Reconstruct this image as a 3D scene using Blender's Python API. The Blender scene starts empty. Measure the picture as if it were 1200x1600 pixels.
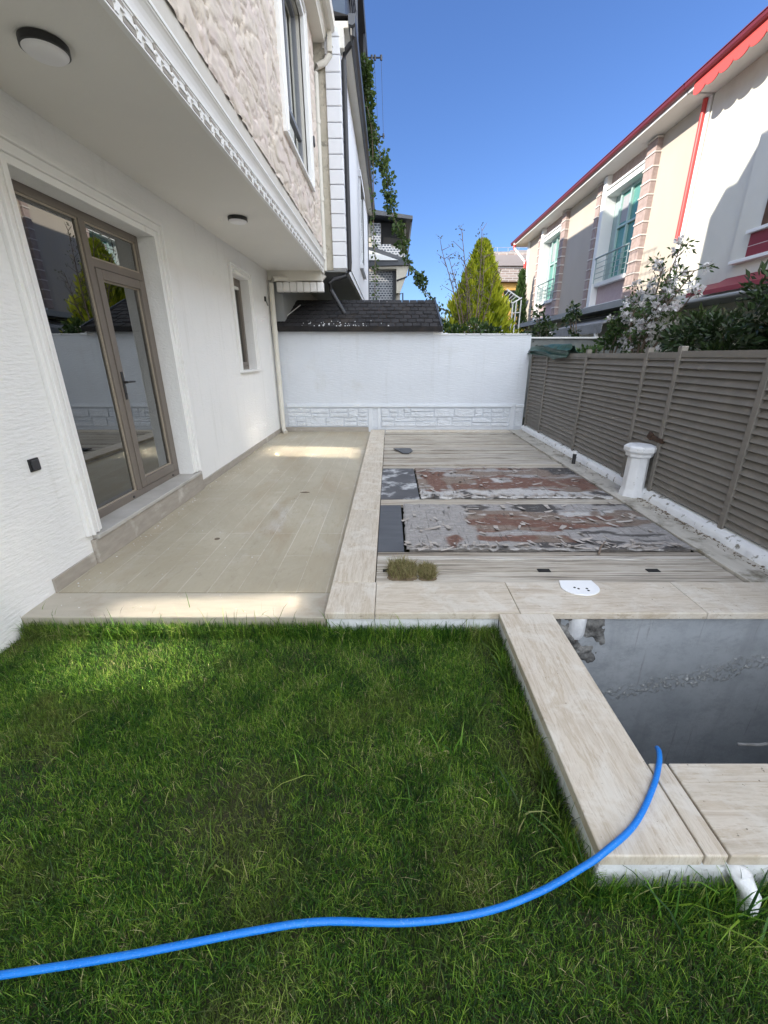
import bpy, bmesh, math, random
import numpy as np
from mathutils import Vector, Matrix, noise
R = math.radians
random.seed(7); np.random.seed(7)
sc = bpy.context.scene
COL = sc.collection

# ------------------------------------------------------------ camera, sky, sun, exposure
cam = bpy.data.cameras.new('camera'); camo = bpy.data.objects.new('camera', cam); COL.objects.link(camo)
cam.sensor_fit = 'VERTICAL'; cam.sensor_height = 24.0; cam.lens = 24.0*650/1600
cam.shift_x = -9/1600; cam.shift_y = -.0022; cam.clip_start = 0.02; cam.clip_end = 2000
camo.location = (0, 0, 1.5); camo.rotation_euler = (R(90)-math.atan(242/650), 0, 0)
sc.camera = camo
SUN = Vector((1, .35, -.5)).normalized()          # direction the light travels
FILL_CLOUD = 18.0
w = bpy.data.worlds.new('World'); sc.world = w; w.use_nodes = True
nt = w.node_tree; bg = nt.nodes['Background']; sk = nt.nodes.new('ShaderNodeTexSky')
sk.sky_type = 'NISHITA'; sk.sun_disc = False; sk.sun_elevation = math.asin(-SUN.z)
sk.sun_rotation = math.atan2(-SUN.x, -SUN.y); sk.altitude = 0; sk.air_density = 1.0; sk.dust_density = 0.3; sk.ozone_density = 5.0
# added fill light: bright unseen cloud bank behind and right of the camera
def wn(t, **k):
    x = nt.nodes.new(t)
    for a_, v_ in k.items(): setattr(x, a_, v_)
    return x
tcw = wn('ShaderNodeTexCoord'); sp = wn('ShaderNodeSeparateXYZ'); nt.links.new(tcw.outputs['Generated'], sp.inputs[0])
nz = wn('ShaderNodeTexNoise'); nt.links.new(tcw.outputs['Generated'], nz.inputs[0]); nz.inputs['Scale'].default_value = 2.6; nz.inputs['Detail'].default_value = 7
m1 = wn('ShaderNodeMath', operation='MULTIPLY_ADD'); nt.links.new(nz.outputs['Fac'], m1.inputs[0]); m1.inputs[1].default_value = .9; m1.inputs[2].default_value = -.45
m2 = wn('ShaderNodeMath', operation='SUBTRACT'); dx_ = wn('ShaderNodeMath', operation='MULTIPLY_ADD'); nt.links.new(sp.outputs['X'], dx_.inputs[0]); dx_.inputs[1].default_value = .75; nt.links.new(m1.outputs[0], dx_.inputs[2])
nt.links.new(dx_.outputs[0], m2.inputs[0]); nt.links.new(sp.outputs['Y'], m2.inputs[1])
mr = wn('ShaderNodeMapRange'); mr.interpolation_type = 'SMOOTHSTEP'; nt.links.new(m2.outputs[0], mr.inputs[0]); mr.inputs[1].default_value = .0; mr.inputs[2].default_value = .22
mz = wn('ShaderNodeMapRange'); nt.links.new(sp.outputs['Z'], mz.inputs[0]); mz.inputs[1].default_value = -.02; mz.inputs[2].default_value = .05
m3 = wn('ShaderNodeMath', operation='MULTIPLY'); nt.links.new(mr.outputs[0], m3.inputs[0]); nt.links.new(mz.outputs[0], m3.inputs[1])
mxw = wn('ShaderNodeMix', data_type='RGBA'); nt.links.new(m3.outputs[0], mxw.inputs[0]); tnt = wn('ShaderNodeMix', data_type='RGBA', blend_type='MULTIPLY'); tnt.inputs[0].default_value = 1; tnt.inputs[7].default_value = (.84, .92, 1.16, 1); nt.links.new(sk.outputs[0], tnt.inputs[6]); nt.links.new(tnt.outputs[2], mxw.inputs[6]); mxw.inputs[7].default_value = (FILL_CLOUD*.90, FILL_CLOUD*.97, FILL_CLOUD*1.08, 1)
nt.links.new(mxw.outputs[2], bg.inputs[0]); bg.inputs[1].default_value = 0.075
sl = bpy.data.lights.new('sun', 'SUN'); so = bpy.data.objects.new('sun', sl); COL.objects.link(so)
sl.energy = 2.9; sl.angle = R(0.5); sl.color = (1, .93, .82)
so.rotation_euler = SUN.to_track_quat('-Z', 'Y').to_euler(); so.location = (-10, -5, 12)
sc.view_settings.view_transform = 'Standard'; sc.view_settings.look = 'None'; sc.view_settings.gamma = 1
sc.view_settings.exposure = 1.4
sc.cycles.use_denoising = True
sc.cycles.use_guiding = True; sc.cycles.guiding_training_samples = 128; sc.cycles.caustics_reflective = True; sc.cycles.blur_glossy = 0.0; sc.cycles.sample_clamp_indirect = 0
sc.cycles.max_bounces = 8; sc.cycles.diffuse_bounces = 5; sc.cycles.glossy_bounces = 4; sc.cycles.transparent_max_bounces = 16

# ------------------------------------------------------------ helpers: materials
def new_mat(name):
    m = bpy.data.materials.new(name); m.use_nodes = True
    n = m.node_tree; return m, n, n.nodes['Principled BSDF']
def nd(n, t, **k):
    x = n.nodes.new(t)
    for a, b in k.items():
        if a.startswith('i_'): x.inputs[a[2:].replace('_', ' ')].default_value = b
        else: setattr(x, a, b)
    return x
def mapping(n, scale=(1, 1, 1), rot=(0, 0, 0), loc=(0, 0, 0)):
    tc = n.nodes.new('ShaderNodeTexCoord'); mp = n.nodes.new('ShaderNodeMapping')
    n.links.new(tc.outputs['Object'], mp.inputs[0])
    mp.inputs['Scale'].default_value = scale; mp.inputs['Rotation'].default_value = rot; mp.inputs['Location'].default_value = loc
    return mp.outputs[0]
def noisetex(n, vec, scale, detail=5, rough=.55, dist=0):
    t = n.nodes.new('ShaderNodeTexNoise'); n.links.new(vec, t.inputs['Vector'])
    t.inputs['Scale'].default_value = scale; t.inputs['Detail'].default_value = detail
    t.inputs['Roughness'].default_value = rough; t.inputs['Distortion'].default_value = dist
    return t.outputs['Fac']
def ramp(n, fac, stops):
    r = n.nodes.new('ShaderNodeValToRGB'); n.links.new(fac, r.inputs[0]); e = r.color_ramp.elements
    while len(e) < len(stops): e.new(.5)
    for el, (p, c) in zip(e, stops):
        el.position = p; el.color = (c if len(c) == 4 else (*c, 1)) if not isinstance(c, (int, float)) else (c, c, c, 1)
    return r.outputs[0]
def mixc(n, fac, a, b, mode='MIX'):
    m = n.nodes.new('ShaderNodeMix'); m.data_type = 'RGBA'; m.blend_type = mode
    for s, v in ((0, fac), (6, a), (7, b)):
        if isinstance(v, bpy.types.NodeSocket): n.links.new(v, m.inputs[s])
        else: m.inputs[s].default_value = v if s == 0 else (*v, 1)
    return m.outputs[2]
def bumpn(n, b, h, strength=.3, dist=.01, prev=None):
    u = n.nodes.new('ShaderNodeBump'); n.links.new(h, u.inputs['Height'])
    u.inputs['Strength'].default_value = strength; u.inputs['Distance'].default_value = dist
    if prev is not None: n.links.new(prev, u.inputs['Normal'])
    n.links.new(u.outputs[0], b.inputs['Normal']); return u.outputs[0]
def simple(name, c, c2=None, scale=4, st=(1, 1, 1), rough=.7, bump=0, bscale=60, bst=(1, 1, 1), bd=.005, metal=0, spec=.5, dirt=None, dscale=2.5, dlo=.55, dhi=.75, detail=5, streak=None):
    m, n, b = new_mat(name)
    b.inputs['Roughness'].default_value = rough; b.inputs['Metallic'].default_value = metal
    b.inputs['Specular IOR Level'].default_value = spec
    col = None
    if c2 is not None:
        f = noisetex(n, mapping(n, st), scale, detail)
        col = ramp(n, f, [(.3, c), (.7, c2)])
    if dirt is not None:
        f = ramp(n, noisetex(n, mapping(n, loc=(3, 7, 1)), dscale, 8, .65), [(dlo, 0.0), (dhi, 1.0)])
        col = mixc(n, f, col if col is not None else c, dirt)
    if streak is not None:
        f = ramp(n, noisetex(n, mapping(n, (5, 5, .35), loc=(1, 2, 3)), 1.6, 8, .7), [(.56, 0.0), (.78, .55)])
        g = ramp(n, noisetex(n, mapping(n, loc=(8, 2, 4)), 9, 9, .75, .4), [(.60, 0.0), (.70, .35)])
        col = mixc(n, g, mixc(n, f, col if col is not None else c, streak), streak)
    if col is not None: n.links.new(col, b.inputs['Base Color'])
    else: b.inputs['Base Color'].default_value = (*c, 1)
    if bump: bumpn(n, b, noisetex(n, mapping(n, bst), bscale, 4), bump, bd)
    return m

MT = {}
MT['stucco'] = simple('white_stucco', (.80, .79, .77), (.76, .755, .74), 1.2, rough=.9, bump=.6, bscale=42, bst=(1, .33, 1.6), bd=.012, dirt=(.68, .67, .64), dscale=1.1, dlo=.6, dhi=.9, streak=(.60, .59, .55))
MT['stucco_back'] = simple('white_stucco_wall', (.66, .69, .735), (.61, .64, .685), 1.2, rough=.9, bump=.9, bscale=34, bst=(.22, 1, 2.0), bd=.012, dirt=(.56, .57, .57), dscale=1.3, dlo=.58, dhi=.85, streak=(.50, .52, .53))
MT['soffit'] = simple('soffit_plaster', (.74, .72, .675), (.70, .68, .64), 1.0, rough=.95, bump=.25, bscale=70, bd=.004)
MT['trim'] = simple('white_trim_paint', (.80, .79, .77), (.76, .75, .73), 3, rough=.6, bump=.12, bscale=50, dirt=(.62, .60, .55), dscale=4, dlo=.66, dhi=.85)
MT['cream_trim'] = simple('cream_paint', (.70, .67, .60), (.64, .61, .54), 3, rough=.6)
MT['key'] = simple('key_slot_shade', (.34, .31, .27), (.27, .25, .22), 20, rough=.9)
MT['dark_metal'] = simple('black_metal', (.02, .02, .022), rough=.45)
MT['frame'] = simple('taupe_frame', (.17, .145, .12), (.155, .13, .11), 6, rough=.45)
MT['diffuser'] = simple('lamp_diffuser', (.75, .74, .75), rough=.35)
MT['travY'] = None
def travertine(name, st, seed):
    m, n, b = new_mat(name)
    oi = n.nodes.new('ShaderNodeObjectInfo'); tc = n.nodes.new('ShaderNodeTexCoord'); ad = n.nodes.new('ShaderNodeVectorMath'); ad.operation = 'ADD'
    ml = n.nodes.new('ShaderNodeMath'); ml.operation = 'MULTIPLY'; ml.inputs[1].default_value = 23; n.links.new(oi.outputs['Random'], ml.inputs[0])
    n.links.new(tc.outputs['Object'], ad.inputs[0]); n.links.new(ml.outputs[0], ad.inputs[1])
    def mp(sc_): x = n.nodes.new('ShaderNodeMapping'); x.inputs['Scale'].default_value = sc_; n.links.new(ad.outputs[0], x.inputs[0]); return x.outputs[0]
    f1 = noisetex(n, mp(st), 2.8, 10, .72, .45)
    c = ramp(n, f1, [(.30, (.37, .30, .225)), (.43, (.50, .435, .35)), (.50, (.58, .52, .435)), (.56, (.46, .39, .30)), (.66, (.57, .51, .425))])
    blot = noisetex(n, mp((1.6, 1.6, 1)), 3.2, 9, .7, .6)
    c = mixc(n, ramp(n, blot, [(.50, 0.0), (.60, .7)]), c, (.62, .58, .51))
    f2 = noisetex(n, mp(tuple(q*2.4 for q in st)), 6, 7, .75, 1.2)
    c = mixc(n, ramp(n, f2, [(.56, 0.0), (.62, .6)]), c, (.34, .27, .19))
    pit = ramp(n, noisetex(n, mp(tuple(q*3 for q in st)), 20, 6, .75), [(.30, 0.0), (.38, 1.0)])
    c = mixc(n, pit, (.30, .25, .19), c)
    dirt = ramp(n, noisetex(n, mp((1, 1, 1)), 1.7, 8, .72), [(.50, 0.0), (.72, .45)])
    c = mixc(n, dirt, c, (.38, .35, .29))
    spk = ramp(n, noisetex(n, mp((1, 1, 1)), 60, 2, .5), [(.72, 0.0), (.75, .8)]); c = mixc(n, spk, c, (.12, .10, .07))
    n.links.new(c, b.inputs['Base Color']); b.inputs['Roughness'].default_value = .62
    u = bumpn(n, b, pit, .4, .005); bumpn(n, b, f1, .2, .006, u); return m
MT['travY'] = travertine('travertine_along', (6, .55, 1), 1)
MT['travX'] = travertine('travertine_across', (.55, 6, 1), 4)
MT['travdirty'] = simple('dirty_travertine', (.56, .53, .47), (.46, .43, .37), 6, st=(3, .6, 1), rough=.8, bump=.3, bscale=60, dirt=(.17, .15, .11), dscale=5, dlo=.5, dhi=.68, detail=8)
def tiles():
    m, n, b = new_mat('terrace_plank_tiles')
    tc = n.nodes.new('ShaderNodeTexCoord'); mp = n.nodes.new('ShaderNodeMapping'); n.links.new(tc.outputs['Object'], mp.inputs[0])
    mp.inputs['Rotation'].default_value = (0, 0, R(90)); mp.inputs['Location'].default_value = (-.42, .03, 0)
    br = n.nodes.new('ShaderNodeTexBrick'); n.links.new(mp.outputs[0], br.inputs['Vector'])
    br.inputs['Scale'].default_value = 1; br.inputs['Brick Width'].default_value = 1.2; br.inputs['Row Height'].default_value = .2
    br.inputs['Mortar Size'].default_value = .0036; br.inputs['Mortar Smooth'].default_value = .3; br.offset = .37; br.offset_frequency = 2
    br.inputs['Color1'].default_value = (.41, .365, .275, 1); br.inputs['Color2'].default_value = (.36, .325, .245, 1); br.inputs['Mortar'].default_value = (.62, .58, .50, 1)
    g = noisetex(n, mapping(n, (14, .8, 1)), 3, 8, .65, .4)
    c = mixc(n, ramp(n, g, [(.3, 0.0), (.75, .6)]), br.outputs['Color'], (.47, .42, .32))
    s = ramp(n, noisetex(n, mapping(n, (1.6, .5, 1), loc=(1.2, .5, 0)), 1.3, 6, .6, .5), [(.5, 0.0), (.68, .65)])
    c = mixc(n, s, c, (.27, .18, .09))
    p = ramp(n, noisetex(n, mapping(n, (1.2, .6, 1), loc=(5, 2, 0)), 2.2, 9, .72, .6), [(.52, 0.0), (.72, .65)])
    c = mixc(n, p, c, (.54, .52, .48))
    p2 = ramp(n, noisetex(n, mapping(n, (.9, .9, 1), loc=(9, 1, 0)), 1.1, 10, .78, 1.0), [(.42, 0.0), (.60, .9)])
    c = mixc(n, p2, c, (.36, .315, .23))
    p3 = ramp(n, noisetex(n, mapping(n, (6, 2, 1), loc=(2, 8, 0)), 3.5, 10, .8, .6), [(.55, 0.0), (.66, .55)])
    c = mixc(n, p3, c, (.25, .21, .15))
    sp = ramp(n, noisetex(n, mapping(n), 55, 3, .6), [(.74, 0.0), (.78, .7)])
    c = mixc(n, sp, c, (.15, .12, .09))
    n.links.new(c, b.inputs['Base Color']); n.links.new(ramp(n, p, [(0, .45), (1, .8)]), b.inputs['Roughness'])
    inv = n.nodes.new('ShaderNodeInvert'); n.links.new(br.outputs['Fac'], inv.inputs['Color'])
    u = bumpn(n, b, inv.outputs[0], .5, .003); bumpn(n, b, g, .15, .003, u); return m
MT['tiles'] = tiles()
MT['skirt'] = simple('skirting_tile', (.38, .34, .29), (.30, .27, .23), 5, st=(1, 1.5, 6), rough=.5, dirt=(.55, .52, .47), dscale=4, dlo=.58, dhi=.75)
def wood(name, a, bb, c3, sy):
    m, n, b = new_mat(name)
    oi = n.nodes.new('ShaderNodeObjectInfo')
    tc = n.nodes.new('ShaderNodeTexCoord'); ad = n.nodes.new('ShaderNodeVectorMath'); ad.operation = 'ADD'
    mlt = n.nodes.new('ShaderNodeMath'); mlt.operation = 'MULTIPLY'; mlt.inputs[1].default_value = 37
    n.links.new(oi.outputs['Random'], mlt.inputs[0]); n.links.new(tc.outputs['Object'], ad.inputs[0]); n.links.new(mlt.outputs[0], ad.inputs[1])
    mp = n.nodes.new('ShaderNodeMapping'); n.links.new(ad.outputs[0], mp.inputs[0]); mp.inputs['Scale'].default_value = (.6, 16, 8)
    f = noisetex(n, mp.outputs[0], 2.2, 9, .68, .6)
    c = ramp(n, f, [(.30, a), (.43, bb), (.56, c3), (.72, bb)])
    c = mixc(n, ramp(n, noisetex(n, ad.outputs[0], 2.3, 6, .6), [(.45, 0.0), (.7, .5)]), c, (.36, .31, .25))
    tint = ramp(n, oi.outputs['Random'], [(0, (.60, .56, .51)), (.35, (1, .97, .92)), (.65, (.78, .75, .70)), (1, (1.0, 1.0, 1.0))])
    c = mixc(n, 1.0, c, tint, 'MULTIPLY')
    n.links.new(c, b.inputs['Base Color']); b.inputs['Roughness'].default_value = .85
    bumpn(n, b, f, .6, .006); return m
MT['board'] = wood('weathered_board', (.06, .05, .04), (.33, .30, .26), (.58, .55, .50), 1)
def peeling():
    m, n, b = new_mat('peeling_plywood')
    a = n.nodes.new('ShaderNodeAttribute'); a.attribute_name = 'col'
    streak = noisetex(n, mapping(n, (20, 2.0, 1), rot=(0, 0, R(10))), 2.2, 9, .7, .6)
    fine = noisetex(n, mapping(n, (2.2, 14, 1)), 6, 10, .78, .5)
    c = mixc(n, .75, a.outputs['Color'], ramp(n, fine, [(.3, (.35, .33, .3)), (.5, (1, .97, .94)), (.7, (1.5, 1.48, 1.45))]), 'MULTIPLY')
    c = mixc(n, ramp(n, streak, [(.33, .9), (.44, 0.0)]), c, (.05, .045, .04))
    c = mixc(n, ramp(n, noisetex(n, mapping(n, (2, 5, 1), loc=(9, 4, 0)), 6, 8, .75, .7), [(.58, 0.0), (.66, .7)]), c, (.60, .59, .58))
    n.links.new(c, b.inputs['Base Color']); b.inputs['Roughness'].default_value = .85
    u = bumpn(n, b, fine, .6, .012); bumpn(n, b, streak, .8, .012, u); return m
MT['peel'] = peeling()
MT['flake'] = simple('flake_veneer', (.52, .48, .44), (.30, .26, .23), 9, st=(1, 5, 1), rough=.85, bump=.4)
MT['slate'] = simple('dark_board', (.07, .075, .085), (.10, .105, .115), 3, st=(1, 4, 1), rough=.6)
MT['slate_dirty'] = simple('dark_board_dirty', (.10, .10, .11), (.06, .062, .068), 3, rough=.7, dirt=(.48, .49, .50), dscale=3.5, dlo=.5, dhi=.62)
def concrete():
    m, n, b = new_mat('pit_concrete')
    f = noisetex(n, mapping(n), 1.6, 8, .6)
    c = ramp(n, f, [(.3, (.30, .325, .35)), (.7, (.44, .46, .48))])
    d = ramp(n, noisetex(n, mapping(n, (4, 1, .5)), 1.6, 5, .6), [(.5, 0.0), (.8, .6)])
    c = mixc(n, d, c, (.20, .215, .23))
    e_ = ramp(n, noisetex(n, mapping(n, (1, 1, 1.4), loc=(3, 3, 3)), 7, 10, .8), [(.46, 0.0), (.62, .6)]); c = mixc(n, e_, c, (.25, .27, .285))
    r_ = ramp(n, noisetex(n, mapping(n, (9, 1, .45), loc=(1, 3, 3)), 2.0, 7, .7), [(.62, 0.0), (.72, .6)]); c = mixc(n, r_, c, (.10, .085, .06))
    n.links.new(c, b.inputs['Base Color']); b.inputs['Roughness'].default_value = .85
    h2 = ramp(n, noisetex(n, mapping(n, (1.5, 1, 3), rot=(0, R(-18), 0)), 1.7, 10, .72), [(.57, 0.0), (.7, 1.0)])
    tc = n.nodes.new('ShaderNodeTexCoord'); mp = n.nodes.new('ShaderNodeMapping'); n.links.new(tc.outputs['Object'], mp.inputs[0]); mp.inputs['Rotation'].default_value = (0, R(17), 0); mp.inputs['Location'].default_value = (0, 0, -1.155)
    sx = n.nodes.new('ShaderNodeSeparateXYZ'); n.links.new(mp.outputs[0], sx.inputs[0])
    wob = noisetex(n, mapping(n), 5, 5, .6); ad = n.nodes.new('ShaderNodeMath'); ad.operation = 'MULTIPLY_ADD'; n.links.new(wob, ad.inputs[0]); ad.inputs[1].default_value = .22; n.links.new(sx.outputs['Z'], ad.inputs[2])
    band = ramp(n, ad.outputs[0], [(.0, 0.0), (.03, 1.0), (.08, 1.0), (.15, 0.0)])
    agg = ramp(n, noisetex(n, mapping(n), 38, 5, .7), [(.50, 0.0), (.62, 1.0)])
    mk = n.nodes.new('ShaderNodeMath'); mk.operation = 'MULTIPLY'; n.links.new(band, mk.inputs[0]); n.links.new(agg, mk.inputs[1])
    c = mixc(n, mk.outputs[0], c, (.80, .81, .80)); n.links.new(c, b.inputs['Base Color'])
    pits = ramp(n, noisetex(n, mapping(n), 7, 2, .4), [(.22, 0.0), (.25, 1.0)])
    u = bumpn(n, b, f, .25, .01); u = bumpn(n, b, noisetex(n, mapping(n), 45, 8, .75), .55, .006, u); u = bumpn(n, b, mk.outputs[0], .9, .012, u); bumpn(n, b, pits, .4, .01, u); return m
MT['concrete'] = concrete()
MT['rubble'] = simple('broken_concrete', (.30, .295, .28), (.045, .042, .04), 16, rough=.95, bump=1, bscale=30, bd=.03)
MT['curb'] = simple('white_curb_paint', (.78, .79, .80), (.70, .71, .72), 6, rough=.7, bump=.5, bscale=30, bd=.01, dirt=(.20, .19, .16), dscale=11, dlo=.58, dhi=.64)
MT['whitepaint'] = simple('white_paint_worn', (.76, .77, .78), (.66, .67, .69), 5, rough=.6, bump=.6, bscale=22, bd=.012, dirt=(.36, .35, .32), dscale=12, dlo=.60, dhi=.70, streak=(.50, .50, .48))
MT['fence'] = simple('taupe_plastic', (.19, .174, .152), (.165, .152, .132), 3, st=(1, .5, 1), rough=.55, dirt=(.24, .22, .19), dscale=6, dlo=.5, dhi=.8, streak=(.12, .11, .095))
MT['white_plastic'] = simple('white_plastic', (.80, .81, .82), rough=.35, dirt=(.62, .62, .60), dscale=20, dlo=.6, dhi=.75)
MT['black_plastic'] = simple('black_plastic', (.015, .015, .016), rough=.4)
MT['hole'] = simple('dark_hole', (.01, .01, .01), rough=.9)
MT['soil'] = simple('lawn_soil', (.012, .022, .006), (.05, .045, .02), 9, rough=.95, bump=.6, bscale=30, bd=.02)
def attr_mat(name, stops, rough=.6, trans=.25, spec=.3, noise_amt=None):
    m, n, b = new_mat(name)
    a = n.nodes.new('ShaderNodeAttribute'); a.attribute_name = 'var'
    c = ramp(n, a.outputs['Fac'], stops)
    if noise_amt:
        f = noisetex(n, mapping(n, loc=(2, 1, 0)), noise_amt[0], 4, .6)
        c = mixc(n, ramp(n, f, [(noise_amt[2], 0.0), (noise_amt[3], noise_amt[4])]), c, noise_amt[1])
    n.links.new(c, b.inputs['Base Color']); b.inputs['Roughness'].default_value = rough; b.inputs['Specular IOR Level'].default_value = spec
    if trans:
        t = n.nodes.new('ShaderNodeBsdfTranslucent'); n.links.new(c, t.inputs[0])
        mx = n.nodes.new('ShaderNodeMixShader'); mx.inputs[0].default_value = trans
        n.links.new(b.outputs[0], mx.inputs[1]); n.links.new(t.outputs[0], mx.inputs[2])
        n.links.new(mx.outputs[0], n.nodes['Material Output'].inputs[0])
    return m
MT['grass'] = attr_mat('grass_blades', [(0, (.010, .042, .007)), (.35, (.042, .125, .013)), (.66, (.13, .27, .024)), (.84, (.28, .42, .05)), (.93, (.33, .38, .11)), (.99, (.52, .45, .25))], .55, .3, .35, (2.2, (.20, .18, .06), .52, .70, .40))
MT['drygrass'] = attr_mat('dry_grass', [(0, (.10, .07, .035)), (.4, (.20, .15, .07)), (.7, (.13, .17, .04)), (1, (.34, .28, .14))], .7, .2)
MT['thuja'] = attr_mat('thuja_sprays_sunlit', [(0, (.04, .08, .010)), (.35, (.22, .29, .02)), (.62, (.46, .50, .03)), (1, (.66, .64, .08))], .6, .25)  # golden sprays, brightened to carry sunlight the crown does not receive
MT['leaf_dark'] = attr_mat('laurel_leaves', [(0, (.018, .034, .012)), (.6, (.035, .065, .020)), (1, (.085, .12, .035))], .35, .15, .5)
MT['leaf_mid'] = attr_mat('shrub_leaves', [(0, (.03, .06, .018)), (.6, (.06, .11, .03)), (1, (.14, .18, .05))], .45, .25)
MT['leaf_vine'] = attr_mat('vine_leaves', [(0, (.04, .07, .02)), (.6, (.075, .12, .03)), (1, (.15, .19, .05))], .5, .3)
MT['leaf_olive'] = attr_mat('olive_leaves', [(0, (.08, .085, .05)), (.6, (.15, .15, .08)), (1, (.25, .22, .13))], .5, .25)
MT['petal'] = attr_mat('white_petals', [(0, (.66, .62, .62)), (1, (.86, .85, .84))], .6, .3)
MT['bark'] = simple('bark', (.14, .10, .075), (.22, .17, .13), 20, rough=.9, bump=.6)
def hosemat():
    m, n, b = new_mat('blue_hose')
    f = noisetex(n, mapping(n), 9, 6, .7)
    c = mixc(n, ramp(n, f, [(.45, 0.0), (.75, .35)]), (.002, .17, .62), (.015, .29, .70))
    sc_ = ramp(n, noisetex(n, mapping(n), 160, 3, .7), [(.58, 0.0), (.68, .35)]); c = mixc(n, sc_, c, (.25, .45, .70))
    n.links.new(c, b.inputs['Base Color']); b.inputs['Roughness'].default_value = .45; bumpn(n, b, noisetex(n, mapping(n), 220, 2), .4, .002); return m
MT['hose'] = hosemat()
MT['stone'] = None
def stone():
    m, n, b = new_mat('stone_cladding')
    f = noisetex(n, mapping(n, (1, 1.0, 2.2)), 2.4, 7, .6)
    c = ramp(n, f, [(.3, (.52, .44, .36)), (.45, (.62, .55, .47)), (.6, (.62, .53, .48)), (.75, (.70, .66, .60))])
    a = n.nodes.new('ShaderNodeAttribute'); a.attribute_name = 'var'
    c = mixc(n, ramp(n, a.outputs['Fac'], [(.05, .9), (.55, 0.0)]), c, (.33, .26, .20))
    n.links.new(c, b.inputs['Base Color']); b.inputs['Roughness'].default_value = .9
    bumpn(n, b, noisetex(n, mapping(n), 26, 8, .7), .5, .012); return m
MT['stone'] = stone()
MT['stone_grey'] = simple('stone_strip', (.42, .39, .31), (.55, .50, .42), 5, rough=.95, bump=.9, bscale=14, bd=.02, dirt=(.25, .23, .19), dscale=6, dlo=.56, dhi=.66)
MT['shingle'] = simple('black_shingle', (.009, .009, .010), (.020, .018, .019), 9, rough=.95, bump=.4, bscale=90, dirt=(.05, .038, .028), dscale=1.2, dlo=.5, dhi=.75)
MT['rustbrown'] = simple('brown_wood', (.07, .035, .02), (.13, .07, .04), 6, rough=.9)
MT['facade'] = simple('neighbour_plaster', (.72, .73, .76), (.68, .69, .72), 1.2, rough=.9)
MT['greyshade'] = simple('grey_plaster', (.34, .35, .35), (.30, .31, .31), 2, rough=.9)
MT['dark_grey'] = simple('anthracite', (.045, .05, .06), (.06, .065, .075), 3, rough=.5)
MT['navy'] = simple('navy_panel', (.03, .05, .085), (.045, .07, .11), 3, st=(1, 1, 8), rough=.5)
MT['cream_wall'] = simple('cream_plaster', (.66, .645, .575), (.62, .605, .53), 1.1, rough=.9, bump=.2, bscale=30, dirt=(.50, .46, .40), dscale=.8, dlo=.55, dhi=.8)
MT['pink_wall'] = simple('peach_plaster', (.50, .445, .375), (.46, .405, .34), 1.0, st=(1, 1, .4), rough=.9, bump=.2, bscale=30, dirt=(.47, .42, .37), dscale=.9, dlo=.55, dhi=.8)
MT['quoin'] = simple('quoin_stone', (.33, .25, .225), (.42, .33, .30), 9, rough=.95, bump=.7, bscale=24, bd=.015)
MT['quoin_joint'] = simple('quoin_band', (.68, .62, .57), rough=.8)
MT['red_gutter'] = simple('dark_red_gutter', (.17, .022, .030), (.13, .02, .026), 3, rough=.4)
MT['red_bright'] = simple('red_valance', (.62, .085, .07), rough=.5)
MT['red_pipe'] = simple('red_pipe', (.55, .06, .055), rough=.4)
MT['white_clean'] = simple('white_clean', (.78, .78, .76), rough=.6)
MT['teal_frame'] = simple('mint_frame', (.38, .52, .48), rough=.4)
MT['pink_panel'] = simple('mauve_panel', (.40, .31, .31), (.45, .36, .36), 12, rough=.9, bump=.4, bscale=60)
def brickm(name, c1, c2, mo, bw, rh, ms=.012, rough=.8, rot=(R(90), 0, R(90))):
    m, n, b = new_mat(name)
    br = n.nodes.new('ShaderNodeTexBrick'); n.links.new(mapping(n, rot=rot), br.inputs['Vector'])
    br.inputs['Scale'].default_value = 1; br.inputs['Brick Width'].default_value = bw; br.inputs['Row Height'].default_value = rh
    br.inputs['Mortar Size'].default_value = ms
    br.inputs['Color1'].default_value = (*c1, 1); br.inputs['Color2'].default_value = (*c2, 1); br.inputs['Mortar'].default_value = (*mo, 1)
    n.links.new(br.outputs['Color'], b.inputs['Base Color']); b.inputs['Roughness'].default_value = rough; return m
MT['redbrick'] = brickm('red_brick', (.20, .022, .035), (.24, .03, .04), (.55, .45, .42), .22, .085, .006, .6, (R(90), 0, R(-90)))
MT['mosaic'] = brickm('mosaic_tile', (.025, .035, .06), (.16, .18, .21), (.45, .46, .47), .13, .09, .018, .5, (R(90), 0, 0))
MT['rough_brick'] = brickm('rough_stone_band', (.40, .30, .26), (.24, .19, .17), (.50, .46, .42), .45, .12, .02, .9, (R(90), 0, 0))
MT['orange_wall'] = simple('ochre_wall', (.62, .36, .10), rough=.9)
MT['tarp'] = simple('green_tarp', (.018, .06, .045), (.03, .09, .065), 6, rough=.45, bump=.5, bscale=12, bd=.02)
MT['canvas'] = simple('grey_canvas', (.33, .33, .33), (.27, .27, .27), 4, rough=.9, dirt=(.15, .14, .12), dscale=5)
MT['teal_glass'] = None
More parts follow.
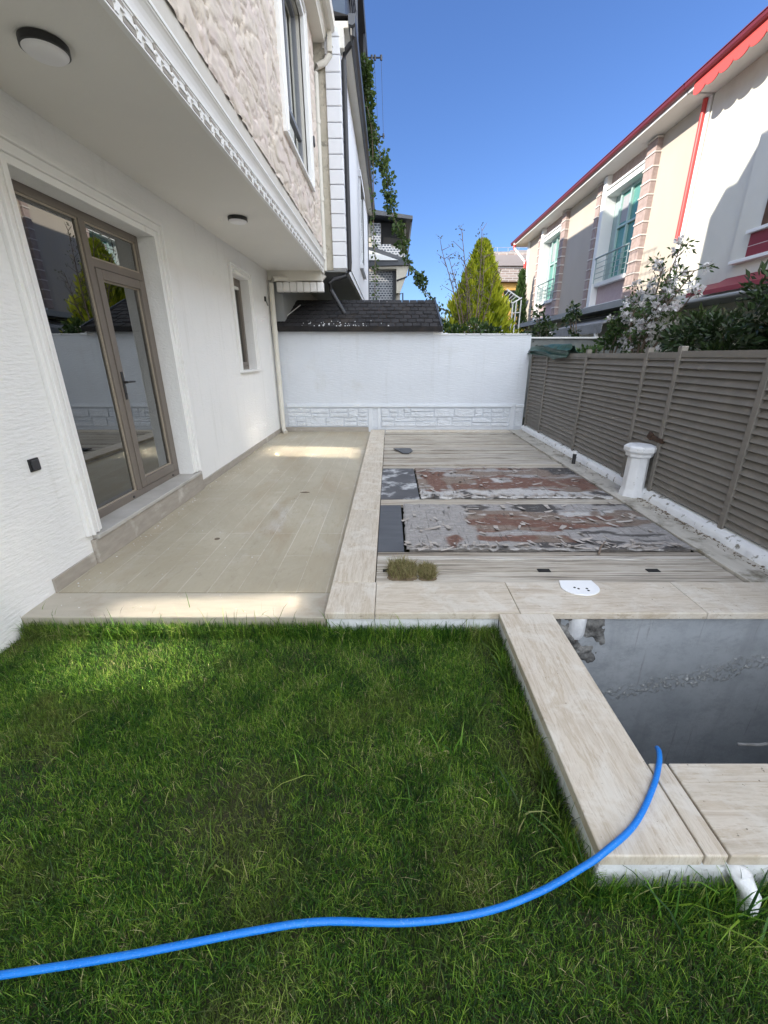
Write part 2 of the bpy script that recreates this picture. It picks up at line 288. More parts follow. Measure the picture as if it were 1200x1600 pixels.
def glass(name, tint, refl=.0, rough=0.0):
    m, n, b = new_mat(name); n.nodes.remove(b)
    fr = n.nodes.new('ShaderNodeFresnel'); fr.inputs[0].default_value = 1.55
    ad = n.nodes.new('ShaderNodeMath'); ad.operation = 'MULTIPLY_ADD'; ad.inputs[1].default_value = 1.6; ad.inputs[2].default_value = refl; ad.use_clamp = True
    n.links.new(fr.outputs[0], ad.inputs[0])
    t = n.nodes.new('ShaderNodeBsdfTransparent'); t.inputs[0].default_value = (*tint, 1)
    g = n.nodes.new('ShaderNodeBsdfGlossy'); g.inputs['Roughness'].default_value = rough; g.inputs[0].default_value = (.95, .97, .96, 1)
    mx = n.nodes.new('ShaderNodeMixShader'); n.links.new(ad.outputs[0], mx.inputs[0]); n.links.new(t.outputs[0], mx.inputs[1]); n.links.new(g.outputs[0], mx.inputs[2])
    n.links.new(mx.outputs[0], n.nodes['Material Output'].inputs[0]); return m
MT['glass'] = glass('door_glass', (.45, .47, .46), .13)
MT['glass_up'] = glass('window_glass', (.25, .27, .30), .12)
MT['teal_glass'] = simple('teal_glass', (.09, .26, .22), (.13, .33, .28), 2, rough=.2, spec=.35)
m_, n_, b_ = new_mat('reflective_glass'); b_.inputs['Metallic'].default_value = 1; b_.inputs['Base Color'].default_value = (.93, .91, .86, 1); b_.inputs['Roughness'].default_value = .045; MT['mirror_glass'] = m_
MT['curtain'] = simple('curtain', (.42, .42, .43), (.30, .31, .33), 6, st=(1, 18, .3), rough=.9)
MT['room'] = simple('room_wall', (.36, .36, .35), rough=.9)
MT['room_floor'] = simple('room_floor', (.30, .30, .27), rough=.25)
MT['garden'] = simple('garden_ground', (.05, .045, .03), (.08, .075, .045), 3, rough=1)

MT['rustsoil_'] = simple('brown_grit', (.10, .075, .05), (.20, .16, .12), 30, rough=1)
# ------------------------------------------------------------ helpers: meshes
class MB:
    def __init__(s): s.bm = bmesh.new()
    def box(s, x0, x1, y0, y1, z0, z1, rot=None, piv=None):
        vs = [s.bm.verts.new((x, y, z)) for x in (x0, x1) for y in (y0, y1) for z in (z0, z1)]
        for f in ((0, 1, 3, 2), (4, 6, 7, 5), (0, 4, 5, 1), (2, 3, 7, 6), (0, 2, 6, 4), (1, 5, 7, 3)): s.bm.faces.new([vs[i] for i in f])
        if rot is not None: bmesh.ops.rotate(s.bm, verts=vs, cent=piv or ((x0+x1)/2, (y0+y1)/2, (z0+z1)/2), matrix=rot)
        return s
    def prism(s, pts, axis, a, b):      # closed polygon extruded along an axis
        def P(p, t): return {'x': (t, p[0], p[1]), 'y': (p[0], t, p[1]), 'z': (p[0], p[1], t)}[axis]
        A = [s.bm.verts.new(P(p, a)) for p in pts]; B = [s.bm.verts.new(P(p, b)) for p in pts]; n = len(pts)
        s.bm.faces.new(A); s.bm.faces.new(B[::-1])
        for i in range(n): s.bm.faces.new((A[i], B[i], B[(i+1) % n], A[(i+1) % n]))
        return s
    def tube(s, pts, r, seg=10, caps=True, hollow=False):
        pts = [Vector(p) for p in pts]; rr = r if isinstance(r, (list, tuple)) else [r]*len(pts)
        rings = []; up = Vector((0.13, .21, 1)).normalized()
        for i, p in enumerate(pts):
            d = (pts[min(i+1, len(pts)-1)]-pts[max(i-1, 0)]).normalized()
            if abs(d.dot(up)) > .95: up2 = Vector((1, .1, 0))
            else: up2 = up
            a = d.cross(up2).normalized(); b = d.cross(a)
            rings.append([s.bm.verts.new(p+(a*math.cos(t)+b*math.sin(t))*rr[i]) for t in [k*2*math.pi/seg for k in range(seg)]])
        for A, B in zip(rings, rings[1:]):
            for k in range(seg): s.bm.faces.new((A[k], A[(k+1) % seg], B[(k+1) % seg], B[k]))
        if caps: s.bm.faces.new(rings[0][::-1]); s.bm.faces.new(rings[-1])
        return s
    def lathe(s, prof, c, seg=32, off=0):
        rings = [[s.bm.verts.new((c[0]+r*math.cos(t+off), c[1]+r*math.sin(t+off), c[2]+z)) for t in [k*2*math.pi/seg for k in range(seg)]] for r, z in prof]
        for A, B in zip(rings, rings[1:]):
            for k in range(seg): s.bm.faces.new((A[k], A[(k+1) % seg], B[(k+1) % seg], B[k]))
        s.bm.faces.new(rings[0][::-1]); s.bm.faces.new(rings[-1]); return s
    def poly(s, pts): s.bm.faces.new([s.bm.verts.new(p) for p in pts]); return s
def build(name, mb, mat, parent=None, loc=None, bevel=0, smooth=False, seg=2):
    bmesh.ops.recalc_face_normals(mb.bm, faces=mb.bm.faces[:])
    root = parent
    while root is not None and root.parent is not None: root = root.parent
    L = Vector(loc) if loc is not None else (root.location.copy() if root is not None else None)
    if L is None:
        co = [v.co for v in mb.bm.verts]
        L = Vector(((min(v.x for v in co)+max(v.x for v in co))/2, (min(v.y for v in co)+max(v.y for v in co))/2, min(v.z for v in co)))
    for v in mb.bm.verts: v.co -= L
    me = bpy.data.meshes.new(name); mb.bm.to_mesh(me); mb.bm.free()
    o = bpy.data.objects.new(name, me); COL.objects.link(o)
    me.materials.append(MT[mat] if isinstance(mat, str) else mat)
    if smooth:
        for p in me.polygons: p.use_smooth = True
        try: me.set_sharp_from_angle(angle=R(40))
        except Exception: pass
    if parent is None: o.location = L
    else: o.parent = parent
    if bevel:
        b = o.modifiers.new('bevel', 'BEVEL'); b.width = bevel; b.segments = seg; b.limit_method = 'ANGLE'
    return o
def npbuild(name, V, F, var, mat, parent=None, loc=(0, 0, 0)):
    root = parent
    while root is not None and root.parent is not None: root = root.parent
    L = np.array(root.location if root is not None else loc)
    V = np.asarray(V, dtype=np.float32)-L.astype(np.float32); F = np.asarray(F, dtype=np.int32); k = F.shape[1]
    me = bpy.data.meshes.new(name); me.vertices.add(len(V)); me.vertices.foreach_set('co', V.ravel())
    me.loops.add(F.size); me.loops.foreach_set('vertex_index', F.ravel())
    me.polygons.add(len(F)); me.polygons.foreach_set('loop_start', np.arange(0, F.size, k, dtype=np.int32))
    me.update(calc_edges=True)
    if var is not None:
        a = me.attributes.new('var', 'FLOAT', 'POINT'); a.data.foreach_set('value', np.asarray(var, dtype=np.float32))
    me.materials.append(MT[mat])
    o = bpy.data.objects.new(name, me); COL.objects.link(o)
    if parent is None: o.location = Vector(L)
    else: o.parent = parent
    return o
def thing(name, label, cat, loc, group=None):
    o = bpy.data.objects.new(name, None); COL.objects.link(o); o.location = loc; o.empty_display_size = .1
    return tag(o, label, cat, group)
def tag(o, label, cat, group=None):
    o['label'] = label; o['category'] = cat
    if group: o['group'] = group
    return o
def struct(o): o['kind'] = 'structure'; return o
def copy_tree(o, parent=None, loc=None):
    c = o.copy(); COL.objects.link(c)
    if parent is not None: c.parent = parent
    if loc is not None: c.location = loc
    for ch in [x for x in COL.objects if x.parent == o]: copy_tree(ch, c)
    return c

# ------------------------------------------------------------ ground, terrace
LZ = -.12
PX0, PX1, PY0, PY1 = .96, 2.78, 1.14, 2.15           # open pit
b = MB()
xs = [-900, PX0, PX1, 900]; ys = [-900, PY0, PY1, 900]
for i in range(3):
    for j in range(3):
        if i == 1 and j == 1: continue
        b.poly([(xs[i], ys[j], LZ), (xs[i+1], ys[j], LZ), (xs[i+1], ys[j+1], LZ), (xs[i], ys[j+1], LZ)])
struct(build('ground', b, 'soil', loc=(0, 0, LZ)))
t = struct(build('terrace', MB().box(-2.44, -.39, 2.43, 8.7, LZ-.05, 0), 'tiles', loc=(-1.4, 2.2, 0)))
lip = struct(build('terrace_edge', MB().box(-2.27, -.39, 2.15, 2.427, LZ-.05, 0.001), simple('edge_tile', (.44, .40, .33), (.37, .335, .27), 4, st=(1, 5, 1), rough=.45, dirt=(.30, .24, .17), dscale=3), loc=(-1.3, 2.2, 0), bevel=.006))

# ------------------------------------------------------------ our house
WX = -2.25                                            # ground floor wall face
UX = -1.25                                            # upper wall face
H = thing('white_house', 'white house with stone-clad overhanging upper floor along the tiled terrace', 'house', (-2.6, 5.5, 0))
DY0, DY1, DZ0, DZ1 = 2.98, 4.60, .24, 2.55            # door opening
SY0, SY1, SZ0, SZ1 = 6.70, 7.42, 1.28, 2.60           # small window opening
b = MB(); bx = lambda y0, y1, z0, z1: b.box(WX-.2, WX, y0, y1, z0, z1)
bx(-4, DY0, -.3, 2.945); bx(DY0, DY1, DZ1, 2.945); bx(DY0, DY1, -.3, DZ0-.03); bx(DY1, SY0, -.3, 2.945)
bx(SY0, SY1, SZ1, 2.945); bx(SY0, SY1, -.3, SZ0-.02); bx(SY1, 8.78, -.3, 2.945)
bmesh.ops.remove_doubles(b.bm, verts=b.bm.verts, dist=.0005)
build('ground_floor_wall', b, 'stucco', H)
build('soffit', MB().box(-2.44, UX+.02, -4, 8.79, 2.94, 3.05), 'soffit', H)
# rooms behind the glass
b = MB(); b.box(-5.6, -5.5, -4, 8.7, 0, 2.96); b.box(-5.5, -2.46, -.1, 0, .2, 2.96); b.box(-5.5, -2.46, 5.5, 5.6, .2, 2.96); b.box(-5.5, -2.46, 8.6, 8.7, 0, 2.96); b.box(-5.5, -2.46, -.1, 8.7, 2.96, 3.0)
build('room', b, 'room', H)
build('room_floor', MB().box(-5.5, -2.45, 0, 8.6, .12, .2), 'room_floor', H)
# skirting tiles and threshold
b = MB(); b.box(WX, WX+.014, 2.43, DY0-.14, 0, .10); b.box(WX, WX+.014, DY1+.17, 8.68, 0, .09)
build('skirting', b, 'skirt', H, bevel=.002)
b = MB(); b.box(WX-.02, WX+.035, DY0-.13, DY1+.16, 0, .19)
build('threshold_riser', b, 'skirt', H, bevel=.004)
build('threshold', MB().box(WX-.16, WX+.05, DY0-.10, DY1+.13, .19, .225), simple('threshold_stone', (.46, .44, .41), (.36, .34, .31), 6, rough=.5), H, bevel=.006)
# moulded trims: profile = list of (offset from opening, width, projection)
def trim(name, par, x, y0, y1, z0, z1, prof, mat='trim', bottom=False, up=None):
    b = MB(); zt = z1
    for a, wd, pr in prof:
        o0, o1 = a, a+wd
        b.box(x, x+pr, y0-o1, y0-o0, z0, zt+o1)
        b.box(x, x+pr, y1+o0, y1+o1, z0, zt+o1)
        b.box(x, x+pr+.0007, y0-o0, y1+o0, zt+o0, zt+o1)
        if bottom: b.box(x, x+pr, y0-o0, y1+o0, z0-.04-o1*.2, z0)
    return build(name, b, mat, par, bevel=.004)
PR = [(0, .05, .018), (.05, .015, .036), (.065, .05, .026), (.115, .018, .05), (.133, .03, .03)]
trim('door_moulding', H, WX, DY0, DY1, .235, DZ1, PR)
trim('window_moulding', H, WX, SY0, SY1, SZ0-.01, SZ1, [(0, .04, .018), (.04, .012, .034), (.052, .04, .024), (.092, .02, .04)])
build('window_sill', MB().box(WX-.19, WX+.05, SY0-.12, SY1+.12, SZ0-.035, SZ0-.005), 'trim', H, bevel=.004)
# terrace door
FX = -2.40
D = build('terrace_door', MB().box(FX-.05, FX, DY0, DY0+.045, .225, DZ1).box(FX-.05, FX, DY1-.045, DY1, .225, DZ1).box(FX-.05, FX-.0006, DY0+.045, DY1-.045, DZ1-.06, DZ1)
          .box(FX-.05, FX-.0006, DY0+.045, DY1-.045, .225, .29).box(FX-.05, FX+.003, 3.78, 3.85, .29, DZ1-.06).box(FX-.05, FX-.0008, 3.85, DY1-.045, 2.17, 2.235), 'frame', H, bevel=.004)
D['label'] = 'taupe framed glazed door with a fixed side pane'
b = MB(); b.box(FX-.04, FX+.012, 3.853, 3.925, .295, 2.165); b.box(FX-.04, FX+.012, DY1-.118, DY1-.048, .295, 2.165); b.box(FX-.04, FX+.0115, 3.925, DY1-.118, .295, .375); b.box(FX-.04, FX+.0115, 3.925, DY1-.118, 2.09, 2.165)
build('door_leaf', b, 'frame', D, bevel=.004)
b = MB(); b.box(FX-.031, FX-.025, DY0+.04, 3.785, .285, DZ1-.05); b.box(FX-.031, FX-.025, 3.92, DY1-.115, .37, 2.095); b.box(FX-.031, FX-.025, 3.845, DY1-.04, 2.23, DZ1-.05)
build('glass', b, 'glass', D)
b = MB(); g = .012
for (y0, y1, z0, z1) in ((DY0+.045, 3.78, .29, DZ1-.06), (3.925, DY1-.118, .375, 2.09), (3.85, DY1-.045, 2.235, DZ1-.06)):
    b.box(FX-.025, FX-.012, y0, y0+g, z0, z1); b.box(FX-.025, FX-.012, y1-g, y1, z0, z1); b.box(FX-.025, FX-.0125, y0+g, y1-g, z0, z0+g); b.box(FX-.025, FX-.0125, y0+g, y1-g, z1-g, z1)
build('glazing_bead', b, simple('bead', (.33, .28, .22), rough=.4), D)
b = MB(); b.box(FX+.012, FX+.02, 3.877, 3.903, 1.12, 1.36); b.tube([(FX+.02, 3.89, 1.27), (FX+.055, 3.89, 1.27)], .011); b.tube([(FX+.055, 3.88, 1.27), (FX+.057, 3.94, 1.272), (FX+.05, 4.01, 1.268)], [.010, .009, .007])
b.tube([(FX+.02, 3.89, 1.17), (FX+.027, 3.89, 1.17)], .009)
build('door_handle', b, 'black_plastic', D, bevel=.002)
for y in (3.05, 3.70, 4.45): build('drain_cap', MB().tube([(FX-.001, y, .252), (FX+.004, y, .252)], .012, 10), 'black_plastic', D)
# small window
Wn = build('small_window', MB().box(-2.42, -2.37, SY0, SY0+.05, SZ0-.005, SZ1).box(-2.42, -2.37, SY1-.05, SY1, SZ0-.005, SZ1).box(-2.42, -2.3705, SY0+.05, SY1-.05, SZ1-.05, SZ1).box(-2.42, -2.3705, SY0+.05, SY1-.05, SZ0-.005, SZ0+.05)
           .box(-2.42, -2.36, SY0+.055, SY0+.10, SZ0+.055, SZ1-.055).box(-2.42, -2.36, SY1-.10, SY1-.055, SZ0+.055, SZ1-.055).box(-2.42, -2.3605, SY0+.10, SY1-.10, SZ1-.11, SZ1-.055).box(-2.42, -2.3605, SY0+.10, SY1-.10, SZ0+.055, SZ0+.11), 'frame', H, bevel=.003)
build('glass', MB().box(-2.40, -2.395, SY0+.09, SY1-.09, SZ0+.1, SZ1-.1), 'glass', Wn)
build('blind', MB().box(-2.395, -2.37, SY0+.1, SY1-.1, SZ1-.15, SZ1-.112), 'white_clean', Wn)
# cornice: flat key band + cove + lip; runs along the whole overhang and returns at the far end
prof = [(UX, 2.92), (UX+.030, 2.92), (UX+.030, 2.928), (UX+.024, 2.930), (UX+.024, 3.018), (UX+.034, 3.020), (UX+.034, 3.030), (UX+.026, 3.033), (UX+.026, 3.045), (UX+.030, 3.07), (UX+.038, 3.095), (UX+.050, 3.115), (UX+.058, 3.122), (UX+.058, 3.130), (UX+.064, 3.132), (UX+.064, 3.150), (UX, 3.153)]
co = build('cornice', MB().prism(prof, 'y', -4, 8.80), 'trim', H)
# meander band: low relief, slot shade put into dark raised boxes, one mesh with two materials
b = MB(); p = .179; x0 = UX+.024; y = -1.0
while y < 8.55:
    b.prism([(y+.100, 2.984), (y+.195, 2.982), (y+.195, 2.972), (y+.150, 2.972), (y+.130, 2.934), (y+.102, 2.934), (y+.118, 2.970), (y+.100, 2.972)], 'x', x0, x0+.010)
    b.box(x0, x0+.0095, y+.002, y+.096, 2.959, 2.968); b.box(x0, x0+.005, y+.125, y+.275, 3.008, 3.017)
    y += p
nf = len(b.bm.faces); y = -1.0
while y < 8.55:
    b.box(x0, x0+.0062, y-.004, y+.098, 2.933, 2.956); b.prism([(y+.098, 2.988), (y+.192, 2.986), (y+.192, 3.008), (y+.092, 3.010)], 'x', x0, x0+.0066); y += p
mr_ = build('meander_relief', b, 'trim', co); mr_.data.materials.append(MT['key'])
for q_ in mr_.data.polygons:
    if q_.index >= nf: q_.material_index = 1
# upper wall: rough split stone with a plain band above the cornice, window opening cut out
UY0, UY1, UZ0, UZ1 = 6.17, 7.80, 3.98, 5.92
b = MB(); b.box(UX-.25, UX-.02, -4, UY0, 3.0, 6.22); b.box(UX-.25, UX-.02, UY1, 8.8, 3.0, 6.22); b.box(UX-.25, UX-.02, UY0, UY1, 3.0, UZ0); b.box(UX-.25, UX-.02, UY0, UY1, UZ1, 6.22)
build('upper_wall', b, 'cream_trim', H)
build('plain_band', MB().box(UX-.02, UX+.012, -4, 8.8, 3.15, 3.345), simple('plain_band', (.60, .57, .52), (.55, .52, .47), 4, rough=.9, bump=.4, bscale=20), H)
def stone_face():
    st = .014; ys = np.arange(2.2, 8.8, st); zs = np.arange(3.33, 6.22, st)
    V = []; var = []
    for yy in ys:
        for zz in zs:
            wx = noise.noise(Vector((yy*2.2, zz*2.2, 0)))*.9+noise.noise(Vector((yy*9, zz*9, 3)))*.18; wz = noise.noise(Vector((yy*2.2, zz*2.2, 9)))*.9+noise.noise(Vector((yy*9, zz*9, 7)))*.18
            p = Vector((yy*2.0+wx, zz*4.6+wz, 0))
            d, pts = noise.voronoi(p, distance_metric='MANHATTAN', exponent=2.5)
            e = min((d[1]-d[0])*5.5, 1.0)**.5
            cell = pts[0]; h = noise.noise(Vector((cell.x*3.1, cell.y*3.7, 4)))
            tilt = (p.x-cell.x)*noise.noise(Vector((cell.y*2, cell.x*5, 2)))*.022+(p.y-cell.y)*noise.noise(Vector((cell.x*4, cell.y, 7)))*.03
            rg = noise.ridged_multi_fractal(Vector((yy*2.4+zz*1.3, zz*6.5, 2)), 1, 2.1, 3, 1, 2); rough = noise.fractal(Vector((yy*7, zz*12, 1)), 1, 2, 5)*.007-max(0, rg-1.35)*.035
            V.append((UX+.004+.021*e+h*.008+tilt+rough, yy, zz)); var.append(min(e, max(.05, 1-max(0, rg-1.35)*1.6)))
    n = len(zs); F = []
    for i in range(len(ys)-1):
        for j in range(n-1):
            yc, zc = ys[i]+st/2, zs[j]+st/2
            if UY0-.12 < yc < UY1+.12 and UZ0-.05 < zc < UZ1+.12: continue
            F.append((i*n+j, (i+1)*n+j, (i+1)*n+j+1, i*n+j+1))
    return V, F, var
V, F, var = stone_face()
npbuild('stone_cladding', V, F, var, 'stone', H)
# upper window
trim('upper_window_moulding', H, UX, UY0, UY1, UZ0-.02, UZ1, [(-.02, .07, .055), (.05, .018, .085), (.068, .07, .066)])
build('upper_window_sill', MB().box(UX-.12, UX+.07, UY0-.15, UY1+.15, UZ0-.06, UZ0-.021), 'trim', H, bevel=.005)
uf = simple('grey_frame', (.17, .175, .19), rough=.45)
b = MB(); X = UX-.06
b.box(X-.05, X, UY0+.02, UY0+.08, UZ0, UZ1); b.box(X-.05, X, UY1-.08, UY1-.02, UZ0, UZ1); b.box(X-.05, X-.001, UY0+.08, UY1-.08, UZ1-.07, UZ1); b.box(X-.05, X-.001, UY0+.08, UY1-.08, UZ0, UZ0+.06)
b.box(X-.05, X+.004, UY0+.08, UY1-.08, UZ0+.50, UZ0+.56); b.box(X-.05, X+.006, 6.96, 7.02, UZ0+.56, UZ1-.07)
U = build('upper_window', b, uf, H, bevel=.004)
build('glass', MB().box(X-.035, X-.029, UY0+.07, UY1-.07, UZ0+.05, UZ1-.06), 'glass_up', U)
build('curtain', MB().box(X-.14, X-.12, UY0-.1, UY1+.1, UZ0-.1, UZ1+.1), 'curtain', U)
# eaves, gutter, roof mass
build('eave', MB().prism([(UX-.3, 6.2), (-1.05, 6.2), (-1.04, 6.235), (-1.02, 6.26), (-1.02, 6.30), (-.99, 6.33), (-.99, 6.40), (UX-.3, 6.42)], 'y', -4, 8.88), 'cream_trim', H)
build('gutter', MB().prism([(-.99, 6.34), (-.93, 6.32), (-.88, 6.35), (-.87, 6.46), (-.89, 6.46), (-.895, 6.37), (-.93, 6.345), (-.99, 6.37)], 'y', -4, 8.9), 'cream_trim', H)
build('roof', MB().prism([(UX-.3, 6.42), (-.95, 6.45), (-2.6, 7.0), (-9, 7.0), (-9, 6.42)], 'y', -4, 8.85), 'shingle', H)
build('attic', MB().box(-3, -1.35, 4.95, 6.35, 6.44, 8.95).box(-2.2, -1.35, 6.35, 6.95, 6.44, 8.45), 'stucco', H)
build('side_wall', MB().box(-9, -2.46, 8.6, 8.8, -.3, 6.42), 'stucco', H)
build('return_face', MB().box(-2.24, UX-.0, 8.62, 8.8, 2.78, 2.942), simple('return_plaster', (.62, .59, .52), rough=.9), H)
# cream rain pipe: gutter, swan neck, down the corner, under the soffit, down to the floor
b = MB()
b.box(-1.0, -.93, 8.84, 8.94, 6.08, 6.36)
b.tube([(-.965, 8.9, 6.16), (-.97, 8.9, 6.06), (-1.05, 8.9, 5.97), (-1.18, 8.9, 5.92), (-1.222, 8.9, 5.84), (-1.225, 8.9, 5.2)], .048, 12)
b.tube([(-1.225, 8.9, 5.2), (-1.225, 8.9, 2.98), (-1.235, 8.89, 2.90), (-1.30, 8.88, 2.83), (-1.42, 8.86, 2.805), (-2.02, 8.6, 2.815), (-2.12, 8.58, 2.80), (-2.17, 8.57, 2.73), (-2.175, 8.57, 2.6), (-2.18, 8.58, .16), (-2.17, 8.56, .06), (-2.12, 8.50, .02)], .047, 12)
rp = build('rain_pipe', b, 'cream_trim', H, smooth=True)
for z in (5.2, 4.1, 3.3): build('bracket', MB().tube([(-1.225, 8.9, z-.03), (-1.225, 8.9, z+.03)], .055, 12), 'cream_trim', rp, smooth=True)
for z in (1.9, 1.0): build('bracket', MB().tube([(-2.177, 8.575, z-.03), (-2.177, 8.575, z+.03)], .054, 12), 'cream_trim', rp, smooth=True)
# shell-edge row of white blocks hanging at the end of the overhang
b = MB()
for i in range(7):
    x = -2.10+i*.125
    b.box(x, x+.118, 8.66, 8.80, 2.60, 2.765)
build('fringe_blocks', b, 'trim', H, bevel=.015)
o = tag(build('vent_cover', MB().lathe([(.045, 0), (.05, .008), (.04, .02), (.012, .022)], (0, 0, 0), 20), 'black_plastic', loc=(0, 0, 0), smooth=True), 'small round dark vent cover on the stone wall beside the rain pipe', 'vent')
o.location = (UX+.03, 8.30, 4.70); o.rotation_euler = (0, R(90), 0); o.scale = (1.6, 1, 1)

# ceiling lamps
def lamp(loc, label):
    L = thing('ceiling_lamp', label, 'ceiling lamp', loc, 'ceiling lamps on the soffit')
    x, y, z = loc
    build('lamp_ring', MB().lathe([(.100, 0), (.105, -.005), (.105, -.036), (.098, -.038)], loc, 40), 'black_plastic', L, smooth=True)
    build('lamp_shade', MB().lathe([(.0975, -.036), (.096, -.042), (.084, -.052), (.055, -.059), (.015, -.061)], loc, 40), 'diffuser', L, smooth=True)
    return L
L1 = lamp((-1.70, 2.715, 2.94), 'round black-rimmed ceiling lamp nearer the camera, above the glazed door')
L2 = copy_tree(L1, loc=(-1.70, 5.49, 2.94)); L2['label'] = 'round black-rimmed ceiling lamp farther away, near the small window'
# outdoor socket
S = thing('wall_socket', 'square black outdoor socket low on the white wall left of the door', 'socket', (WX, 2.56, .81))
build('back_plate', MB().box(WX, WX+.012, 2.522, 2.598, .81, .89), 'black_plastic', S, bevel=.003)
build('socket_lid', MB().box(WX+.012, WX+.022, 2.53, 2.59, .818, .882), simple('socket_lid', (.04, .04, .045), rough=.3), S, bevel=.006)
tag(build('cable_clip', MB().box(WX, WX+.03, 8.30, 8.34, 2.40, 2.48).tube([(WX+.02, 8.32, 2.42), (WX+.05, 8.34, 2.33)], .008), 'dark_metal', bevel=.004), 'small dark bracket on the white wall near the far corner', 'bracket')

# ------------------------------------------------------------ coping and deck
C = thing('stone_coping', 'pale travertine coping framing the boarded deck and the open pit', 'coping', (.6, 2.3, 0))
CT = .056
def slab(x0, x1, y0, y1, mat, top=CT, th=.045, nm='slab'):
    build(nm, MB().box(x0+.0015, x1-.0015, y0+.0015, y1-.0015, top-th, top), mat, C, bevel=.005)
slab(-.39, -.10, 2.475, 3.89, 'travY'); slab(-.39, -.10, 3.89, 5.6, 'travY'); slab(-.39, -.10, 5.6, 7.2, 'travY'); slab(-.39, -.10, 7.2, 8.62, 'travY')
slab(-.39, -.09, 2.11, 2.475, 'travY'); slab(-.09, .78, 2.11, 2.475, 'travX'); slab(.78, 1.9, 2.11, 2.475, 'travX'); slab(1.9, 2.72, 2.11, 2.475, 'travX')
slab(.65, .97, .825, 2.108, 'travY'); slab(.973, 1.045, .825, 1.14, 'travY'); slab(1.05, 1.9, .825, 1.14, 'travX'); slab(1.9, 2.8, .825, 1.14, 'travX')
slab(2.45, 2.72, 2.478, 4.2, 'travdirty'); slab(2.45, 2.72, 4.2, 6.3, 'travdirty'); slab(2.45, 2.72, 6.3, 8.62, 'travdirty')
slab(-.09, 2.45, 8.42, 8.68, 'travX', .045); slab(2.45, 2.8, -1.0, .82, 'travY')
b = MB(); b.box(-.38, .66, 2.125, 2.3, -.3, CT-.046); b.box(.66, .945, .84, 2.125, -.3, CT-.046); b.box(.945, 2.8, .84, .93, -.3, CT-.046); b.box(-.385, -.33, 2.3, 8.6, -.2, CT-.046)
build('painted_kerb_face', b, 'whitepaint', C, bevel=.006)
# deck boards
def board(x0, x1, y0, y1, z, label, tilt=0, th=.03):
    bb = MB(); n = 14; dx = (x1-x0)/n; rj = lambda: random.uniform(-.0025, .0025)
    bm = bb.bm; top = []; ring = []
    for i in range(n+1):
        x = x0+i*dx; w = math.sin(i/n*math.pi)*random.uniform(-.002, .004)
        ring.append([bm.verts.new((x, y0+rj(), z-th)), bm.verts.new((x, y1+rj(), z-th)), bm.verts.new((x, y1+rj(), z+w)), bm.verts.new((x, y0+rj(), z+w))])
    for A, B in zip(ring, ring[1:]):
        for k in range(4): bm.faces.new((A[k], B[k], B[(k+1) % 4], A[(k+1) % 4]))
    bm.faces.new(ring[0]); bm.faces.new(ring[-1][::-1])
    o = tag(build('deck_board', bb, 'board', bevel=.003), label, 'board', 'weathered deck boards')
    o.rotation_euler = (0, 0, tilt); return o
zb = .035
board(-.095, 2.44, 2.48, 2.655, zb, 'weathered board lying nearest the lawn, under the two dry turf clumps')
board(-.095, 2.44, 2.665, 2.835, zb, 'weathered deck board with two dark slots along its near edge')
board(-.095, 2.44, 2.84, 2.895, zb+.004, 'very narrow pale batten second from the near peeling sheet')
board(-.095, 2.44, 2.90, 2.965, zb+.002, 'narrow pale batten against the near edge of the lower peeling sheet')
board(-.095, 2.44, 4.075, 4.245, zb+.004, 'pale board between the two peeling plywood sheets', R(.3))
ysb = [5.57, 5.74, 5.80, 5.98, 6.22, 6.48, 6.62, 6.76, 6.98, 7.22, 7.47, 7.62, 7.86, 8.05, 8.18]
zlab = ['pale board touching the far edge of the farther peeling sheet', 'thin strip second from the farther peeling sheet', 'grey board third from the farther peeling sheet', 'broad grey board in front of the black shard', 'streaked board just under the near half of the black shard', 'narrow brown board under the far half of the black shard', 'narrow dark board right behind the black shard', 'board second behind the black shard', 'board third behind the black shard', 'wide grey board fourth behind the black shard', 'narrow board sixth from the back wall coping', 'grey board third from the dark slanting gap', 'board second from the dark slanting gap', 'board next to the dark slanting gap']
for i, (a, c) in enumerate(zip(ysb, ysb[1:])):
    board(-.095, 2.44, a+.006, c-.009, zb+random.choice((-.012, -.004, 0, .004, .008)), zlab[i])
board(-.095, 2.44, 8.24, 8.40, zb, 'last deck board before the back wall, set slightly askew', R(-.5))
# slots in the second board: plates on top, the dark of each opening put into their colour
for x, l in ((1.07, 'left dark slot cut in the deck boards behind the white cover'), (1.86, 'right dark slot cut in the deck boards near the pit'), (-.05, 'dark gap slot beside the turf clump at the board end')):
    tag(build('slot', MB().box(x, x+.09, 2.645, 2.69, zb+.0015, zb+.0045), 'hole'), l, 'slot')
# dark boards
tag(build('dark_panel', MB().box(-.097, .115, 2.98, 4.06, .02, .04), 'slate', bevel=.003), 'plain dark slate-grey panel left of the nearer peeling sheet', 'panel')
tag(build('dark_panel', MB().box(-.097, .325, 4.26, 5.55, .02, .04), 'slate_dirty', bevel=.003), 'dark grey panel with white smears left of the farther peeling sheet', 'panel')
